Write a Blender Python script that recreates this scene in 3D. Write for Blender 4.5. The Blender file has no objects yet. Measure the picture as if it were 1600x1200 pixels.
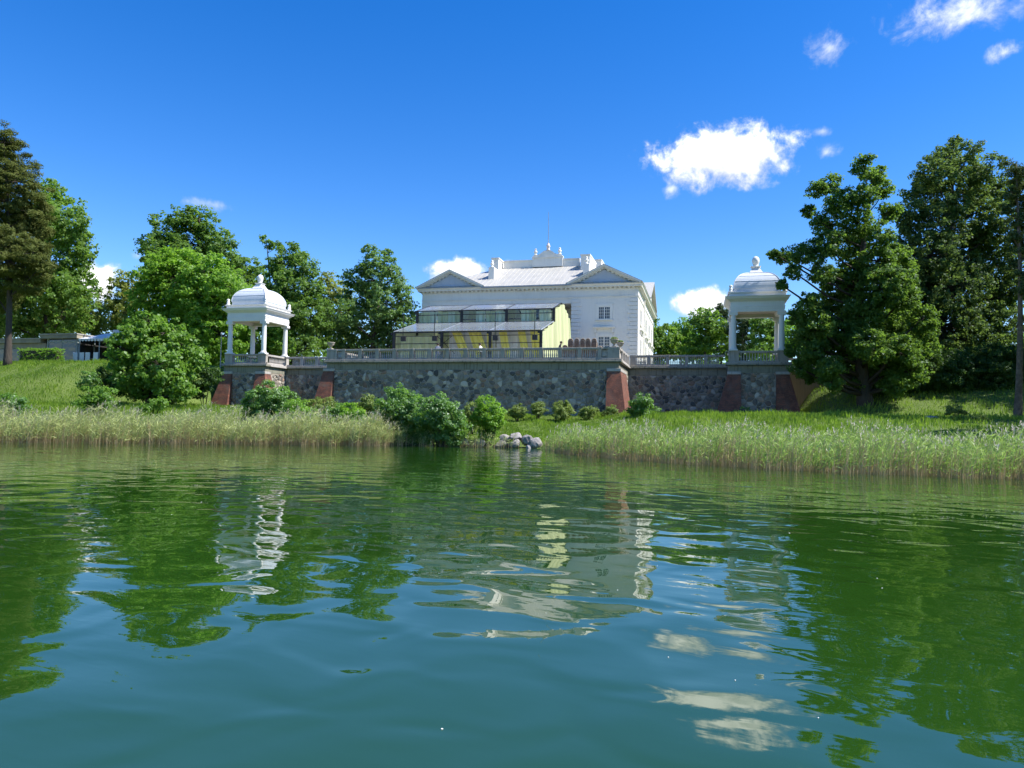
import bpy, bmesh, math, random
import numpy as np
from mathutils import Vector, Matrix
R = math.radians
S = bpy.context.scene
COL = S.collection

# ------------------------------------------------------------------ camera
cam_d = bpy.data.cameras.new('camera')
cam = bpy.data.objects.new('camera', cam_d)
COL.objects.link(cam)
cam_d.sensor_fit = 'HORIZONTAL'; cam_d.sensor_width = 36.0; cam_d.lens = 36.0 * 1155 / 1600
cam_d.clip_start = 0.05; cam_d.clip_end = 5000
YAW, PITCH, ROLL = R(14.5), math.atan(57 / 1155), R(1.0)
f0 = Vector((-math.sin(YAW), math.cos(YAW), 0)); r0 = Vector((math.cos(YAW), math.sin(YAW), 0)); u0 = Vector((0, 0, 1))
fw = f0 * math.cos(PITCH) + u0 * math.sin(PITCH); up = u0 * math.cos(PITCH) - f0 * math.sin(PITCH)
rr = r0 * math.cos(ROLL) + up * math.sin(ROLL); uu = up * math.cos(ROLL) - r0 * math.sin(ROLL)
cam.matrix_world = Matrix(((rr.x, uu.x, -fw.x, 0), (rr.y, uu.y, -fw.y, 0), (rr.z, uu.z, -fw.z, 1.6), (0, 0, 0, 1)))
S.camera = cam

# ------------------------------------------------------------------ sun, sky, exposure
SUN_EL, SUN_AZ = R(52), R(87)            # azimuth clockwise from +Y
SKY_STRENGTH = 0.12
to_sun = Vector((math.cos(SUN_EL) * math.sin(SUN_AZ), math.cos(SUN_EL) * math.cos(SUN_AZ), math.sin(SUN_EL)))
sun_d = bpy.data.lights.new('sun', 'SUN'); sun_d.energy = 4.8; sun_d.angle = R(0.53); sun_d.color = (1, .972, .93)
sun = bpy.data.objects.new('sun', sun_d); COL.objects.link(sun)
sun.rotation_euler = (-to_sun).to_track_quat('-Z', 'Y').to_euler(); sun.location = (40, 60, 60)
S.view_settings.view_transform = 'Standard'; S.view_settings.look = 'None'
S.view_settings.exposure = 0.9; S.view_settings.gamma = 1.0; S.view_settings.use_curve_mapping = False

W = bpy.data.worlds.new('World'); S.world = W; W.use_nodes = True
wn, wl = W.node_tree.nodes, W.node_tree.links
wn.clear()
class G:
    """small node-expression helper"""
    def __init__(s, nt): s.n, s.l = nt.nodes, nt.links
    def put(s, sock, v):
        if isinstance(v, bpy.types.NodeSocket): s.l.new(v, sock)
        else: sock.default_value = v
    def m(s, op, a, b=0.0, c=None, clamp=False):
        n = s.n.new('ShaderNodeMath'); n.operation = op; n.use_clamp = clamp
        s.put(n.inputs[0], a); s.put(n.inputs[1], b)
        if c is not None: s.put(n.inputs[2], c)
        return n.outputs[0]
    def v(s, op, a, b=None, scale=None):
        n = s.n.new('ShaderNodeVectorMath'); n.operation = op
        s.put(n.inputs[0], a)
        if b is not None: s.put(n.inputs[1], b)
        if scale is not None: s.put(n.inputs['Scale'], scale)
        return n.outputs['Value'] if op in ('DOT_PRODUCT', 'LENGTH') else n.outputs[0]
    def noise(s, vec, scale, detail=4, rough=.5, dist=0.0, kind='FBM'):
        n = s.n.new('ShaderNodeTexNoise'); n.noise_type = kind
        if vec is not None: s.l.new(vec, n.inputs['Vector'])
        s.put(n.inputs['Scale'], scale); n.inputs['Detail'].default_value = detail
        n.inputs['Roughness'].default_value = rough; n.inputs['Distortion'].default_value = dist
        return n.outputs['Fac']
    def ramp(s, fac, stops, interp='LINEAR'):
        n = s.n.new('ShaderNodeValToRGB'); n.color_ramp.interpolation = interp
        e = n.color_ramp.elements
        while len(e) < len(stops): e.new(.5)
        for i, (p, c) in enumerate(stops):
            e[i].position = p; e[i].color = (c[0], c[1], c[2], 1) if not isinstance(c, (int, float)) else (c, c, c, 1)
        s.l.new(fac, n.inputs[0]); return n.outputs[0]
    def mix(s, fac, a, b, blend='MIX'):
        n = s.n.new('ShaderNodeMix'); n.data_type = 'RGBA'; n.blend_type = blend; n.clamp_factor = True
        s.put(n.inputs[0], fac)
        for i, x in ((6, a), (7, b)):
            if isinstance(x, (tuple, list)): x = (x[0], x[1], x[2], 1)
            s.put(n.inputs[i], x)
        return n.outputs[2]
    def smooth(s, x, lo, hi, to0=0.0, to1=1.0):
        n = s.n.new('ShaderNodeMapRange'); n.interpolation_type = 'SMOOTHSTEP'
        s.put(n.inputs[0], x); n.inputs[1].default_value = lo; n.inputs[2].default_value = hi
        n.inputs[3].default_value = to0; n.inputs[4].default_value = to1
        return n.outputs[0]

# cumulus clouds: azimuth and elevation of the centre (degrees), half width, half height (radians), density
CLOUDS = [(1.41,19.54,0.0894,0.0367,1.00),(-2.47,17.31,0.0131,0.0115,0.60),(-19.05,11.52,0.0392,0.0162,1.00),
 (-0.09,9.02,0.0384,0.0183,1.00),(8.57,19.00,0.0169,0.0138,0.55),(8.41,20.45,0.0129,0.0069,0.45),(8.68,25.65,0.0309,0.0221,0.60),
 (17.03,26.25,0.0748,0.0286,0.70),(19.37,23.33,0.0203,0.0122,0.70),(-44.08,8.86,0.0270,0.0255,1.00),(-36.89,14.91,0.0329,0.0086,0.35),
 (-41.71,10.84,0.0076,0.0061,0.50),(-14.92,12.16,0.0188,0.0068,0.70)]
def build_sky():
    g = G(W.node_tree)
    sky = wn.new('ShaderNodeTexSky'); sky.sky_type = 'NISHITA'; sky.sun_disc = False
    sky.sun_elevation = SUN_EL; sky.sun_rotation = SUN_AZ; sky.altitude = 100
    sky.air_density = 1.0; sky.dust_density = 0.15; sky.ozone_density = 2.6
    hs = wn.new('ShaderNodeHueSaturation'); hs.inputs['Saturation'].default_value = 1.42; hs.inputs['Hue'].default_value = .513
    wl.new(sky.outputs[0], hs.inputs['Color'])
    tc = wn.new('ShaderNodeTexCoord'); d = tc.outputs['Generated']
    nz = g.noise(d, 26, 7, .62, .3)
    nz2 = g.noise(d, 70, 5, .6)
    dens = None
    shade = None
    for az, el, a, b, st in CLOUDS:
        A, E = R(az), R(el)
        c = Vector((math.cos(E) * math.sin(A), math.cos(E) * math.cos(A), math.sin(E)))
        rt = Vector((math.cos(A), -math.sin(A), 0)); u = rt.cross(c)
        uu_ = g.m('MULTIPLY', g.v('DOT_PRODUCT', d, tuple(rt)), 1 / a)
        vv_ = g.m('MULTIPLY', g.v('DOT_PRODUCT', d, tuple(u)), 1 / b)
        r2 = g.m('ADD', g.m('MULTIPLY', uu_, uu_), g.m('MULTIPLY', vv_, vv_))
        front = g.m('GREATER_THAN', g.v('DOT_PRODUCT', d, tuple(c)), 0.5)
        body = g.m('SUBTRACT', 1.0, g.m('SQRT', r2))
        big = .62 if st > .8 else 1.15
        e = g.m('ADD', g.m('ADD', body, .28 if st > .8 else .1), g.m('MULTIPLY', g.m('SUBTRACT', nz, .5), 2.6 * big))
        e = g.m('ADD', e, g.m('MULTIPLY', g.m('SUBTRACT', nz2, .5), .7))
        soft = .66 if st > .8 else 1.2
        k = g.m('MULTIPLY', g.smooth(e, .12, .12 + soft), g.m('MULTIPLY', front, st))
        k = g.m('MULTIPLY', k, g.smooth(r2, 1.3, 3.2, 1.0, 0.0))
        dens = k if dens is None else g.m('MAXIMUM', dens, k)
        sh = g.m('MULTIPLY', g.smooth(g.m('ADD', vv_, g.m('MULTIPLY', g.m('SUBTRACT', nz, .5), 3.0)), -1.1, .75), k)
        shade = sh if shade is None else g.m('MAXIMUM', shade, sh)
    q = 1 / SKY_STRENGTH * 1.1
    ccol = g.mix(shade, (.37 * q, .40 * q, .45 * q), (1.0 * q, 1.0 * q, 1.0 * q))
    colr = g.mix(dens, hs.outputs[0], ccol)
    bg = wn.new('ShaderNodeBackground'); bg.inputs[1].default_value = SKY_STRENGTH
    wl.new(colr, bg.inputs[0])
    out = wn.new('ShaderNodeOutputWorld'); wl.new(bg.outputs[0], out.inputs[0])
build_sky()
S.cycles.max_bounces = 5; S.cycles.transparent_max_bounces = 8; S.cycles.diffuse_bounces = 2; S.cycles.glossy_bounces = 2
S.cycles.transmission_bounces = 4; S.cycles.use_denoising = True; S.cycles.use_adaptive_sampling = True; S.cycles.adaptive_threshold = .02; S.cycles.caustics_reflective = False; S.cycles.caustics_refractive = False

# ------------------------------------------------------------------ materials
MATS = {}
def new_mat(name):
    m = bpy.data.materials.new(name); m.use_nodes = True
    m.node_tree.nodes.clear(); MATS[name] = m
    g = G(m.node_tree); out = g.n.new('ShaderNodeOutputMaterial')
    return m, g, out
def principled(g, out, col, rough=.7, bump=None, spec=.3, metal=0):
    p = g.n.new('ShaderNodeBsdfPrincipled')
    if isinstance(col, (tuple, list)): p.inputs['Base Color'].default_value = (col[0], col[1], col[2], 1)
    else: g.l.new(col, p.inputs['Base Color'])
    g.put(p.inputs['Roughness'], rough); p.inputs['Specular IOR Level'].default_value = spec; p.inputs['Metallic'].default_value = metal
    if bump is not None:
        b = g.n.new('ShaderNodeBump'); b.inputs['Distance'].default_value = bump[1]; b.inputs['Strength'].default_value = 1
        g.l.new(bump[0], b.inputs['Height']); g.l.new(b.outputs[0], p.inputs['Normal'])
    g.l.new(p.outputs[0], out.inputs[0]); return p
def wpos(g):
    n = g.n.new('ShaderNodeNewGeometry'); return n.outputs['Position']
def plain(name, c1, c2=None, scale=2.0, rough=.7, bumpd=0.0, spec=.3, detail=6, metal=0):
    m, g, out = new_mat(name); P = wpos(g)
    c2 = c2 or tuple(x * .8 for x in c1)
    n = g.noise(P, scale, detail, .6)
    col = g.mix(g.smooth(n, .3, .7), c1, c2)
    principled(g, out, col, rough, (g.noise(P, scale * 8, 4, .6), bumpd) if bumpd else None, spec, metal)
    return m
def weathered(name, base, stain, streak=.5, scale=.8, rough=.75, bumpd=.003):
    """painted or cast surface with soft blotches and vertical rain streaks"""
    m, g, out = new_mat(name); P = wpos(g)
    n1 = g.noise(P, scale, 6, .6)
    sv = g.v('MULTIPLY', P, (6.0, 6.0, .5)); n2 = g.noise(sv, 1.0, 5, .6)
    f = g.m('MULTIPLY', g.smooth(n2, .48, .75), streak)
    f = g.m('ADD', f, g.m('MULTIPLY', g.smooth(n1, .45, .8), .5), clamp=True)
    principled(g, out, g.mix(f, base, stain), rough, (g.noise(P, 25, 4, .6), bumpd)); return m
weathered('render_white', (.77, .735, .655), (.62, .59, .52), .35)
weathered('trim_white', (.79, .755, .675), (.60, .57, .50), .3)
weathered('gazebo_white', (.74, .725, .685), (.60, .59, .56), .25)
weathered('dome_metal', (.58, .61, .64), (.43, .47, .51), .5, rough=.42)
weathered('roof_metal', (.44, .42, .37), (.27, .26, .23), .55, .5, rough=.45)
weathered('cap_metal', (.35, .36, .38), (.24, .25, .26), .4, rough=.5)
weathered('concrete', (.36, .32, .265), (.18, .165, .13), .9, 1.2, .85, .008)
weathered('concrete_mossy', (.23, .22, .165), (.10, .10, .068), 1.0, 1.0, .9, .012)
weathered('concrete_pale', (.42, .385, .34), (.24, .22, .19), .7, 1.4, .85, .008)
weathered('tympanum_grey', (.50, .53, .58), (.40, .43, .48), .3)
weathered('ochre_wall', (.27, .22, .15), (.16, .135, .10), .8)
weathered('loggia_beige', (.52, .46, .36), (.4, .35, .28), .3)
plain('mortar', (.40, .35, .27), (.22, .195, .15), 1.5, .95, .02)
plain('black_metal', (.018, .018, .02), (.03, .03, .032), 3, .4)
plain('grey_metal', (.30, .32, .34), (.22, .24, .26), 3, .45)
plain('terrace_paving', (.33, .31, .28), (.25, .235, .21), .6, .9)
plain('wicker', (.26, .165, .11), (.13, .08, .055), 14, .65, .01)
plain('wicker_pale', (.50, .38, .28), (.36, .26, .18), 14, .65)
plain('cloth_black', (.02, .02, .024), (.035, .035, .04), 6, .85)
plain('cloth_pale', (.62, .62, .60), (.5, .5, .48), 6, .85)
plain('cloth_grey', (.18, .20, .25), (.12, .14, .18), 6, .85)
plain('skin', (.52, .33, .24), (.46, .28, .2), 8, .55)
plain('hair_dark', (.03, .022, .016), (.05, .035, .025), 20, .6)
plain('urn_stone', (.44, .39, .32), (.26, .23, .19), 6, .85, .01)
plain('dark_interior', (.03, .03, .028), (.05, .045, .04), 1, .8)
plain('cafe_beige', (.30, .265, .19), (.22, .19, .14), 1.2, .8)
plain('cafe_frame', (.34, .37, .37), (.26, .29, .29), 2, .6)
plain('awning_white', (.72, .72, .74), (.58, .58, .6), 1.0, .7)
plain('white_plastic', (.72, .73, .76), (.62, .63, .66), 2, .5)
plain('pale_bark', (.22, .165, .12), (.11, .08, .06), 5, .9, .03)
plain('boulder_rock', (.40, .36, .33), (.20, .185, .17), 3.5, .85, .03)
plain('petal_white', (.85, .85, .82), (.75, .75, .7), 3, .6)
plain('ornament_pink', (.72, .62, .57), (.6, .52, .48), 5, .8)
m, g, out = new_mat('brick')
P = wpos(g)
bt = g.n.new('ShaderNodeTexBrick')
sep = g.n.new('ShaderNodeSeparateXYZ'); g.l.new(P, sep.inputs[0])
cmb = g.n.new('ShaderNodeCombineXYZ'); g.l.new(g.m('ADD', sep.outputs[0], sep.outputs[1]), cmb.inputs[0]); g.l.new(sep.outputs[2], cmb.inputs[1])
g.l.new(cmb.outputs[0], bt.inputs['Vector'])
bt.inputs['Color1'].default_value = (.30, .095, .052, 1); bt.inputs['Color2'].default_value = (.17, .058, .038, 1); bt.inputs['Mortar'].default_value = (.22, .17, .13, 1)
bt.inputs['Scale'].default_value = 1; bt.inputs['Mortar Size'].default_value = .008; bt.inputs['Brick Width'].default_value = .26; bt.inputs['Row Height'].default_value = .075
nz = g.noise(P, 1.3, 6, .65)
bc = g.mix(g.m('MULTIPLY', g.smooth(g.noise(P, 2.6, 6, .7), .42, .62), .75), bt.outputs[0], (.10, .045, .034))
bc = g.mix(g.m('MULTIPLY', g.smooth(g.noise(g.v('MULTIPLY', P, (5, 5, .6)), 1, 5, .6), .58, .75), .55), bc, (.055, .045, .035))
principled(g, out, g.mix(g.m('MULTIPLY', g.smooth(nz, .5, .72), .4), bc, (.34, .24, .18)), .9, (g.m('SUBTRACT', g.noise(P, 20, 4, .6), bt.outputs[1]), .012))
# field stone with its colour stored per stone
m, g, out = new_mat('field_stone')
at = g.n.new('ShaderNodeAttribute'); at.attribute_name = 'tint'
P = wpos(g)
n = g.noise(P, 7, 6, .65)
c = g.mix(.75, at.outputs['Color'], g.mix(n, (.5, .5, .5), (1.3, 1.28, 1.25)), 'MULTIPLY')
c = g.mix(g.m('MULTIPLY', g.smooth(g.noise(P, .45, 5, .6), .5, .75), .35), c, (.17, .165, .14))
principled(g, out, c, .85, (g.noise(P, 18, 5, .6), .02))
# leaves
def leaf_mat(name, c1, c2, tr, gloss=.015, tfac=.46):
    k_ = 1.0 if name.startswith(('reed', 'pan', 'grass')) else 1.32
    c1 = (c1[0] * 1.25 * k_, c1[1] * 1.2 * k_, c1[2] * 1.05 * k_); c2 = (c2[0] * 1.25 * k_, c2[1] * 1.2 * k_, c2[2] * 1.05 * k_); tr = tuple(min(.9, x * (1.0 + (k_ - 1) * 1.7)) for x in tr)
    m, g, out = new_mat('leaf_' + name)
    at = g.n.new('ShaderNodeAttribute'); at.attribute_name = 'tint'
    sx = g.n.new('ShaderNodeSeparateXYZ'); g.l.new(at.outputs['Vector'], sx.inputs[0])
    col = g.mix(sx.outputs[0], c1, c2)
    trc = g.mix(sx.outputs[0], tuple(x * .75 for x in tr), tuple(x * 1.2 for x in tr))
    df = g.n.new('ShaderNodeBsdfDiffuse'); g.l.new(col, df.inputs[0])
    tl = g.n.new('ShaderNodeBsdfTranslucent'); g.l.new(trc, tl.inputs[0])
    gl = g.n.new('ShaderNodeBsdfGlossy'); gl.inputs[0].default_value = (.9, .95, 1, 1); gl.inputs['Roughness'].default_value = .5
    m1 = g.n.new('ShaderNodeMixShader'); m1.inputs[0].default_value = tfac; g.l.new(df.outputs[0], m1.inputs[1]); g.l.new(tl.outputs[0], m1.inputs[2])
    m2 = g.n.new('ShaderNodeMixShader'); m2.inputs[0].default_value = gloss; g.l.new(m1.outputs[0], m2.inputs[1]); g.l.new(gl.outputs[0], m2.inputs[2])
    g.l.new(m2.outputs[0], out.inputs[0]); return m
leaf_mat('leaf', (.045, .095, .018), (.09, .15, .028), (.17, .29, .03))
leaf_mat('leaf2', (.085, .115, .026), (.14, .165, .036), (.24, .29, .05))
leaf_mat('dark', (.042, .088, .020), (.080, .138, .028), (.15, .26, .03))
leaf_mat('bright', (.060, .125, .018), (.115, .20, .030), (.22, .40, .03))
leaf_mat('walnut', (.048, .105, .014), (.095, .165, .026), (.17, .32, .03), .02)
leaf_mat('poplar', (.046, .095, .032), (.088, .150, .044), (.15, .26, .045), .02)
leaf_mat('oak', (.029, .068, .016), (.066, .118, .022), (.13, .22, .025))
leaf_mat('lime', (.026, .056, .017), (.056, .094, .024), (.105, .16, .028))
leaf_mat('pine', (.042, .060, .016), (.076, .088, .025), (.09, .11, .02), .005, .25)
leaf_mat('pinedark', (.030, .052, .024), (.055, .08, .03), (.06, .09, .02), .01, .2)
leaf_mat('pinegreen', (.042, .066, .026), (.078, .10, .034), (.09, .12, .03), .01, .25)
leaf_mat('shrub', (.040, .092, .020), (.085, .16, .030), (.15, .30, .03), .04)
leaf_mat('olive', (.070, .108, .028), (.125, .165, .045), (.19, .26, .05))
leaf_mat('under', (.022, .050, .014), (.045, .085, .02), (.08, .15, .02))  # undergrowth green; also colours the dark bushes added in place of shade
leaf_mat('grass', (.085, .165, .016), (.205, .30, .028), (.30, .48, .035), .02, .42)
leaf_mat('reed_green', (.16, .27, .06), (.34, .44, .15), (.34, .50, .10), .015, .42)
leaf_mat('reed_pale', (.24, .31, .10), (.45, .50, .23), (.42, .48, .17), .015, .42)
leaf_mat('reed_straw', (.34, .25, .15), (.54, .43, .28), (.42, .32, .18), .01, .4)
leaf_mat('panicle', (.40, .36, .29), (.62, .57, .48), (.45, .4, .32), .04, .3)
m, g, out = new_mat('bark'); P = wpos(g)
n = g.noise(g.v('MULTIPLY', P, (9, 9, 2.0)), 1, 6, .65)
principled(g, out, g.mix(n, (.03, .025, .02), (.095, .078, .064)), .95, (n, .05))
# terrain
m, g, out = new_mat('ground_soil'); P = wpos(g)
n = g.noise(P, .35, 8, .65); n2 = g.noise(P, 6, 5, .6)
c = g.mix(g.smooth(n, .3, .7), (.085, .14, .022), (.13, .18, .032))
c = g.mix(g.m('MULTIPLY', n2, .55), c, (.06, .075, .025))
principled(g, out, c, .95, (n2, .08))
# lake
m, g, out = new_mat('lake_water'); P = wpos(g)
def waves(g, P):
    rot = g.n.new('ShaderNodeMapping'); rot.inputs['Rotation'].default_value = (0, 0, R(14)); g.l.new(P, rot.inputs[0]); Q = rot.outputs[0]
    a = g.noise(g.v('MULTIPLY', Q, (.34, .46, 1)), 1.0, 1, .4, .5)
    b = g.noise(g.v('MULTIPLY', Q, (1.05, 1.35, 1)), 1.0, 1, .4, .6)
    c = g.noise(g.v('MULTIPLY', Q, (2.6, 6.5, 1)), 1.0, 2, .5, .3)
    calm = g.smooth(g.noise(P, .11, 3, .5), .42, .62)
    h = g.m('ADD', g.m('MULTIPLY', a, .034), g.m('MULTIPLY', b, .026))
    return g.m('ADD', h, g.m('MULTIPLY', c, g.m('ADD', g.m('MULTIPLY', calm, .0020), .0006)))
H = waves(g, P)
p = principled(g, out, (.014, .048, .005), .015, (H, 1.0), .5)
p.inputs['IOR'].default_value = 1.72
# clear plastic sheeting and window glass
m, g, out = new_mat('clear_sheet'); P = wpos(g)
tr = g.n.new('ShaderNodeBsdfTransparent'); tr.inputs[0].default_value = (.90, .95, .95, 1)
gl = g.n.new('ShaderNodeBsdfGlossy'); gl.inputs[0].default_value = (.9, .95, 1, 1); gl.inputs['Roughness'].default_value = .06
df = g.n.new('ShaderNodeBsdfDiffuse'); df.inputs[0].default_value = (.80, .86, .92, 1)
b = g.n.new('ShaderNodeBump'); b.inputs['Distance'].default_value = .07; g.l.new(g.noise(g.v('MULTIPLY', P, (.5, 1.2, 1)), 1.5, 3, .5), b.inputs['Height'])
g.l.new(b.outputs[0], gl.inputs['Normal'])
lw = g.n.new('ShaderNodeFresnel'); lw.inputs[0].default_value = 1.6
tl = g.n.new('ShaderNodeBsdfTranslucent'); tl.inputs[0].default_value = (.85, .9, .93, 1)
m0 = g.n.new('ShaderNodeMixShader'); m0.inputs[0].default_value = .48; g.l.new(df.outputs[0], m0.inputs[1]); g.l.new(tl.outputs[0], m0.inputs[2])
m1 = g.n.new('ShaderNodeMixShader'); m1.inputs[0].default_value = .52; g.l.new(tr.outputs[0], m1.inputs[1]); g.l.new(m0.outputs[0], m1.inputs[2])
m2 = g.n.new('ShaderNodeMixShader'); g.l.new(lw.outputs[0], m2.inputs[0]); g.l.new(m1.outputs[0], m2.inputs[1]); g.l.new(gl.outputs[0], m2.inputs[2]); g.l.new(m2.outputs[0], out.inputs[0])
m, g, out = new_mat('clear_film')
tr = g.n.new('ShaderNodeBsdfTransparent'); tr.inputs[0].default_value = (.94, .97, .96, 1)
gl = g.n.new('ShaderNodeBsdfGlossy'); gl.inputs['Roughness'].default_value = .05
m1 = g.n.new('ShaderNodeMixShader'); m1.inputs[0].default_value = .05; g.l.new(tr.outputs[0], m1.inputs[1]); g.l.new(gl.outputs[0], m1.inputs[2]); g.l.new(m1.outputs[0], out.inputs[0])
m, g, out = new_mat('window_glass')
principled(g, out, (.035, .045, .06), .05, (g.noise(wpos(g), 1.5, 2, .5), .02), .6)
# curtain cloth, lets light through
def cloth(name, c, t):
    m, g, out = new_mat(name)
    df = g.n.new('ShaderNodeBsdfDiffuse'); tl = g.n.new('ShaderNodeBsdfTranslucent')
    P = wpos(g); n = g.noise(g.v('MULTIPLY', P, (5, 5, .25)), 1, 3, .5)
    g.l.new(g.mix(n, c, tuple(x * .82 for x in c)), df.inputs[0]); tl.inputs[0].default_value = (t[0], t[1], t[2], 1)
    mx = g.n.new('ShaderNodeMixShader'); mx.inputs[0].default_value = .22; g.l.new(df.outputs[0], mx.inputs[1]); g.l.new(tl.outputs[0], mx.inputs[2]); g.l.new(mx.outputs[0], out.inputs[0])
cloth('curtain_lime', (.66, .69, .39), (.88, .90, .52))
cloth('drape_yellow', (.95, .86, .22), (.95, .88, .25))
cloth('added_pale_cloth', (.88, .87, .80), (.9, .9, .84))
cloth('curtain_sage', (.76, .83, .62), (.80, .87, .66))

# ------------------------------------------------------------------ object helpers
class MB:
    def __init__(s): s.v = []; s.f = []; s.t = []
    def add(s, vs, fs):
        o = len(s.v); s.v += [tuple(p) for p in vs]; s.f += [tuple(i + o for i in f) for f in fs]; return s
    def box(s, x0, x1, y0, y1, z0, z1):
        vs = [(x, y, z) for z in (z0, z1) for y in (y0, y1) for x in (x0, x1)]
        return s.add(vs, [(0, 2, 3, 1), (4, 5, 7, 6), (0, 1, 5, 4), (2, 6, 7, 3), (0, 4, 6, 2), (1, 3, 7, 5)])
    def frustum(s, a, z0, b, z1):
        """a, b = (x0, x1, y0, y1) rectangles at z0 and z1"""
        vs = [(x, y, z0) for y in a[2:] for x in a[:2]] + [(x, y, z1) for y in b[2:] for x in b[:2]]
        return s.add(vs, [(0, 2, 3, 1), (4, 5, 7, 6), (0, 1, 5, 4), (2, 6, 7, 3), (0, 4, 6, 2), (1, 3, 7, 5)])
    def lathe(s, prof, n=12, c=(0, 0, 0), square=False):
        vs, fs = [], []
        for r, z in prof:
            for k in range(n):
                a = 2 * math.pi * (k + (.5 if n == 4 else 0)) / n
                q = r * (math.sqrt(2) if n == 4 else 1)
                vs.append((c[0] + q * math.cos(a), c[1] + q * math.sin(a), c[2] + z))
        for i in range(len(prof) - 1):
            for k in range(n):
                fs.append((i * n + k, i * n + (k + 1) % n, (i + 1) * n + (k + 1) % n, (i + 1) * n + k))
        fs.append(tuple(reversed(range(n)))); fs.append(tuple(range((len(prof) - 1) * n, len(prof) * n)))
        return s.add(vs, fs)
    def tube(s, pts, rad, n=6):
        pts = [Vector(p) for p in pts]; vs, fs = [], []
        for i, p in enumerate(pts):
            t = (pts[min(i + 1, len(pts) - 1)] - pts[max(i - 1, 0)])
            t = t.normalized() if t.length > 1e-6 else Vector((0, 0, 1))
            a = t.cross(Vector((0, 1, 0)) if abs(t.y) < .9 else Vector((1, 0, 0))).normalized(); b = t.cross(a)
            r = rad[i] if hasattr(rad, '__len__') else rad
            for k in range(n):
                w = 2 * math.pi * k / n; vs.append(p + a * (r * math.cos(w)) + b * (r * math.sin(w)))
        for i in range(len(pts) - 1):
            for k in range(n): fs.append((i * n + k, i * n + (k + 1) % n, (i + 1) * n + (k + 1) % n, (i + 1) * n + k))
        fs.append(tuple(reversed(range(n)))); fs.append(tuple(range((len(pts) - 1) * n, len(pts) * n)))
        return s.add(vs, fs)
    def prism(s, poly, axis, a, b):
        """poly in the two other axes, extruded along axis 'x' or 'y' from a to b"""
        n = len(poly)
        mk = (lambda p, t: (t, p[0], p[1])) if axis == 'x' else (lambda p, t: (p[0], t, p[1]))
        vs = [mk(p, a) for p in poly] + [mk(p, b) for p in poly]
        fs = [tuple(range(n)), tuple(reversed(range(n, 2 * n)))] + [(i, i + n, (i + 1) % n + n, (i + 1) % n) for i in range(n)]
        return s.add(vs, fs)
    def mesh(s, name, mat, smooth=False):
        me = bpy.data.meshes.new(name); me.from_pydata(s.v, [], s.f); me.update()
        bm = bmesh.new(); bm.from_mesh(me); bmesh.ops.recalc_face_normals(bm, faces=bm.faces); bm.to_mesh(me); bm.free()
        me.materials.append(MATS[mat])
        if smooth: me.shade_smooth()
        return me
    def build(s, name, mat, parent=None, smooth=False, bevel=0):
        o = link(name, s.mesh(name, mat, smooth), parent)
        if bevel:
            b = o.modifiers.new('bevel', 'BEVEL'); b.width = bevel; b.segments = 2; b.limit_method = 'ANGLE'
        return o
def link(name, me, parent=None, loc=None, rz=0):
    o = bpy.data.objects.new(name, me); COL.objects.link(o)
    if parent is not None: o.parent = parent
    if loc is not None: o.location = loc
    if rz: o.rotation_euler.z = rz
    return o
def tag(o, label, cat, group=None):
    o['label'] = label; o['category'] = cat
    if group: o['group'] = group
    return o
def thing(name, label, cat, loc=(0, 0, 0), group=None, rz=0):
    return tag(link(name, None, None, loc, rz), label, cat, group)
def np_mesh(name, V, F, mat, tint=None, smooth=False):
    """V (n,3), F (m,k) arrays; tint per vertex (n,3)"""
    me = bpy.data.meshes.new(name); n, (mf, k) = len(V), F.shape
    me.vertices.add(n); me.vertices.foreach_set('co', np.ascontiguousarray(V, dtype=np.float32).ravel())
    me.loops.add(mf * k); me.loops.foreach_set('vertex_index', np.ascontiguousarray(F, dtype=np.int32).ravel())
    me.polygons.add(mf); me.polygons.foreach_set('loop_start', np.arange(0, mf * k, k, dtype=np.int32))
    if tint is not None:
        a = me.attributes.new('tint', 'FLOAT_VECTOR', 'POINT'); a.data.foreach_set('vector', np.ascontiguousarray(tint, dtype=np.float32).ravel())
    me.update(calc_edges=True); me.materials.append(MATS[mat])
    if smooth: me.shade_smooth()
    return me
def structure(o): o['kind'] = 'structure'; return o
def stuff(o): o['kind'] = 'stuff'; return o
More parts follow.
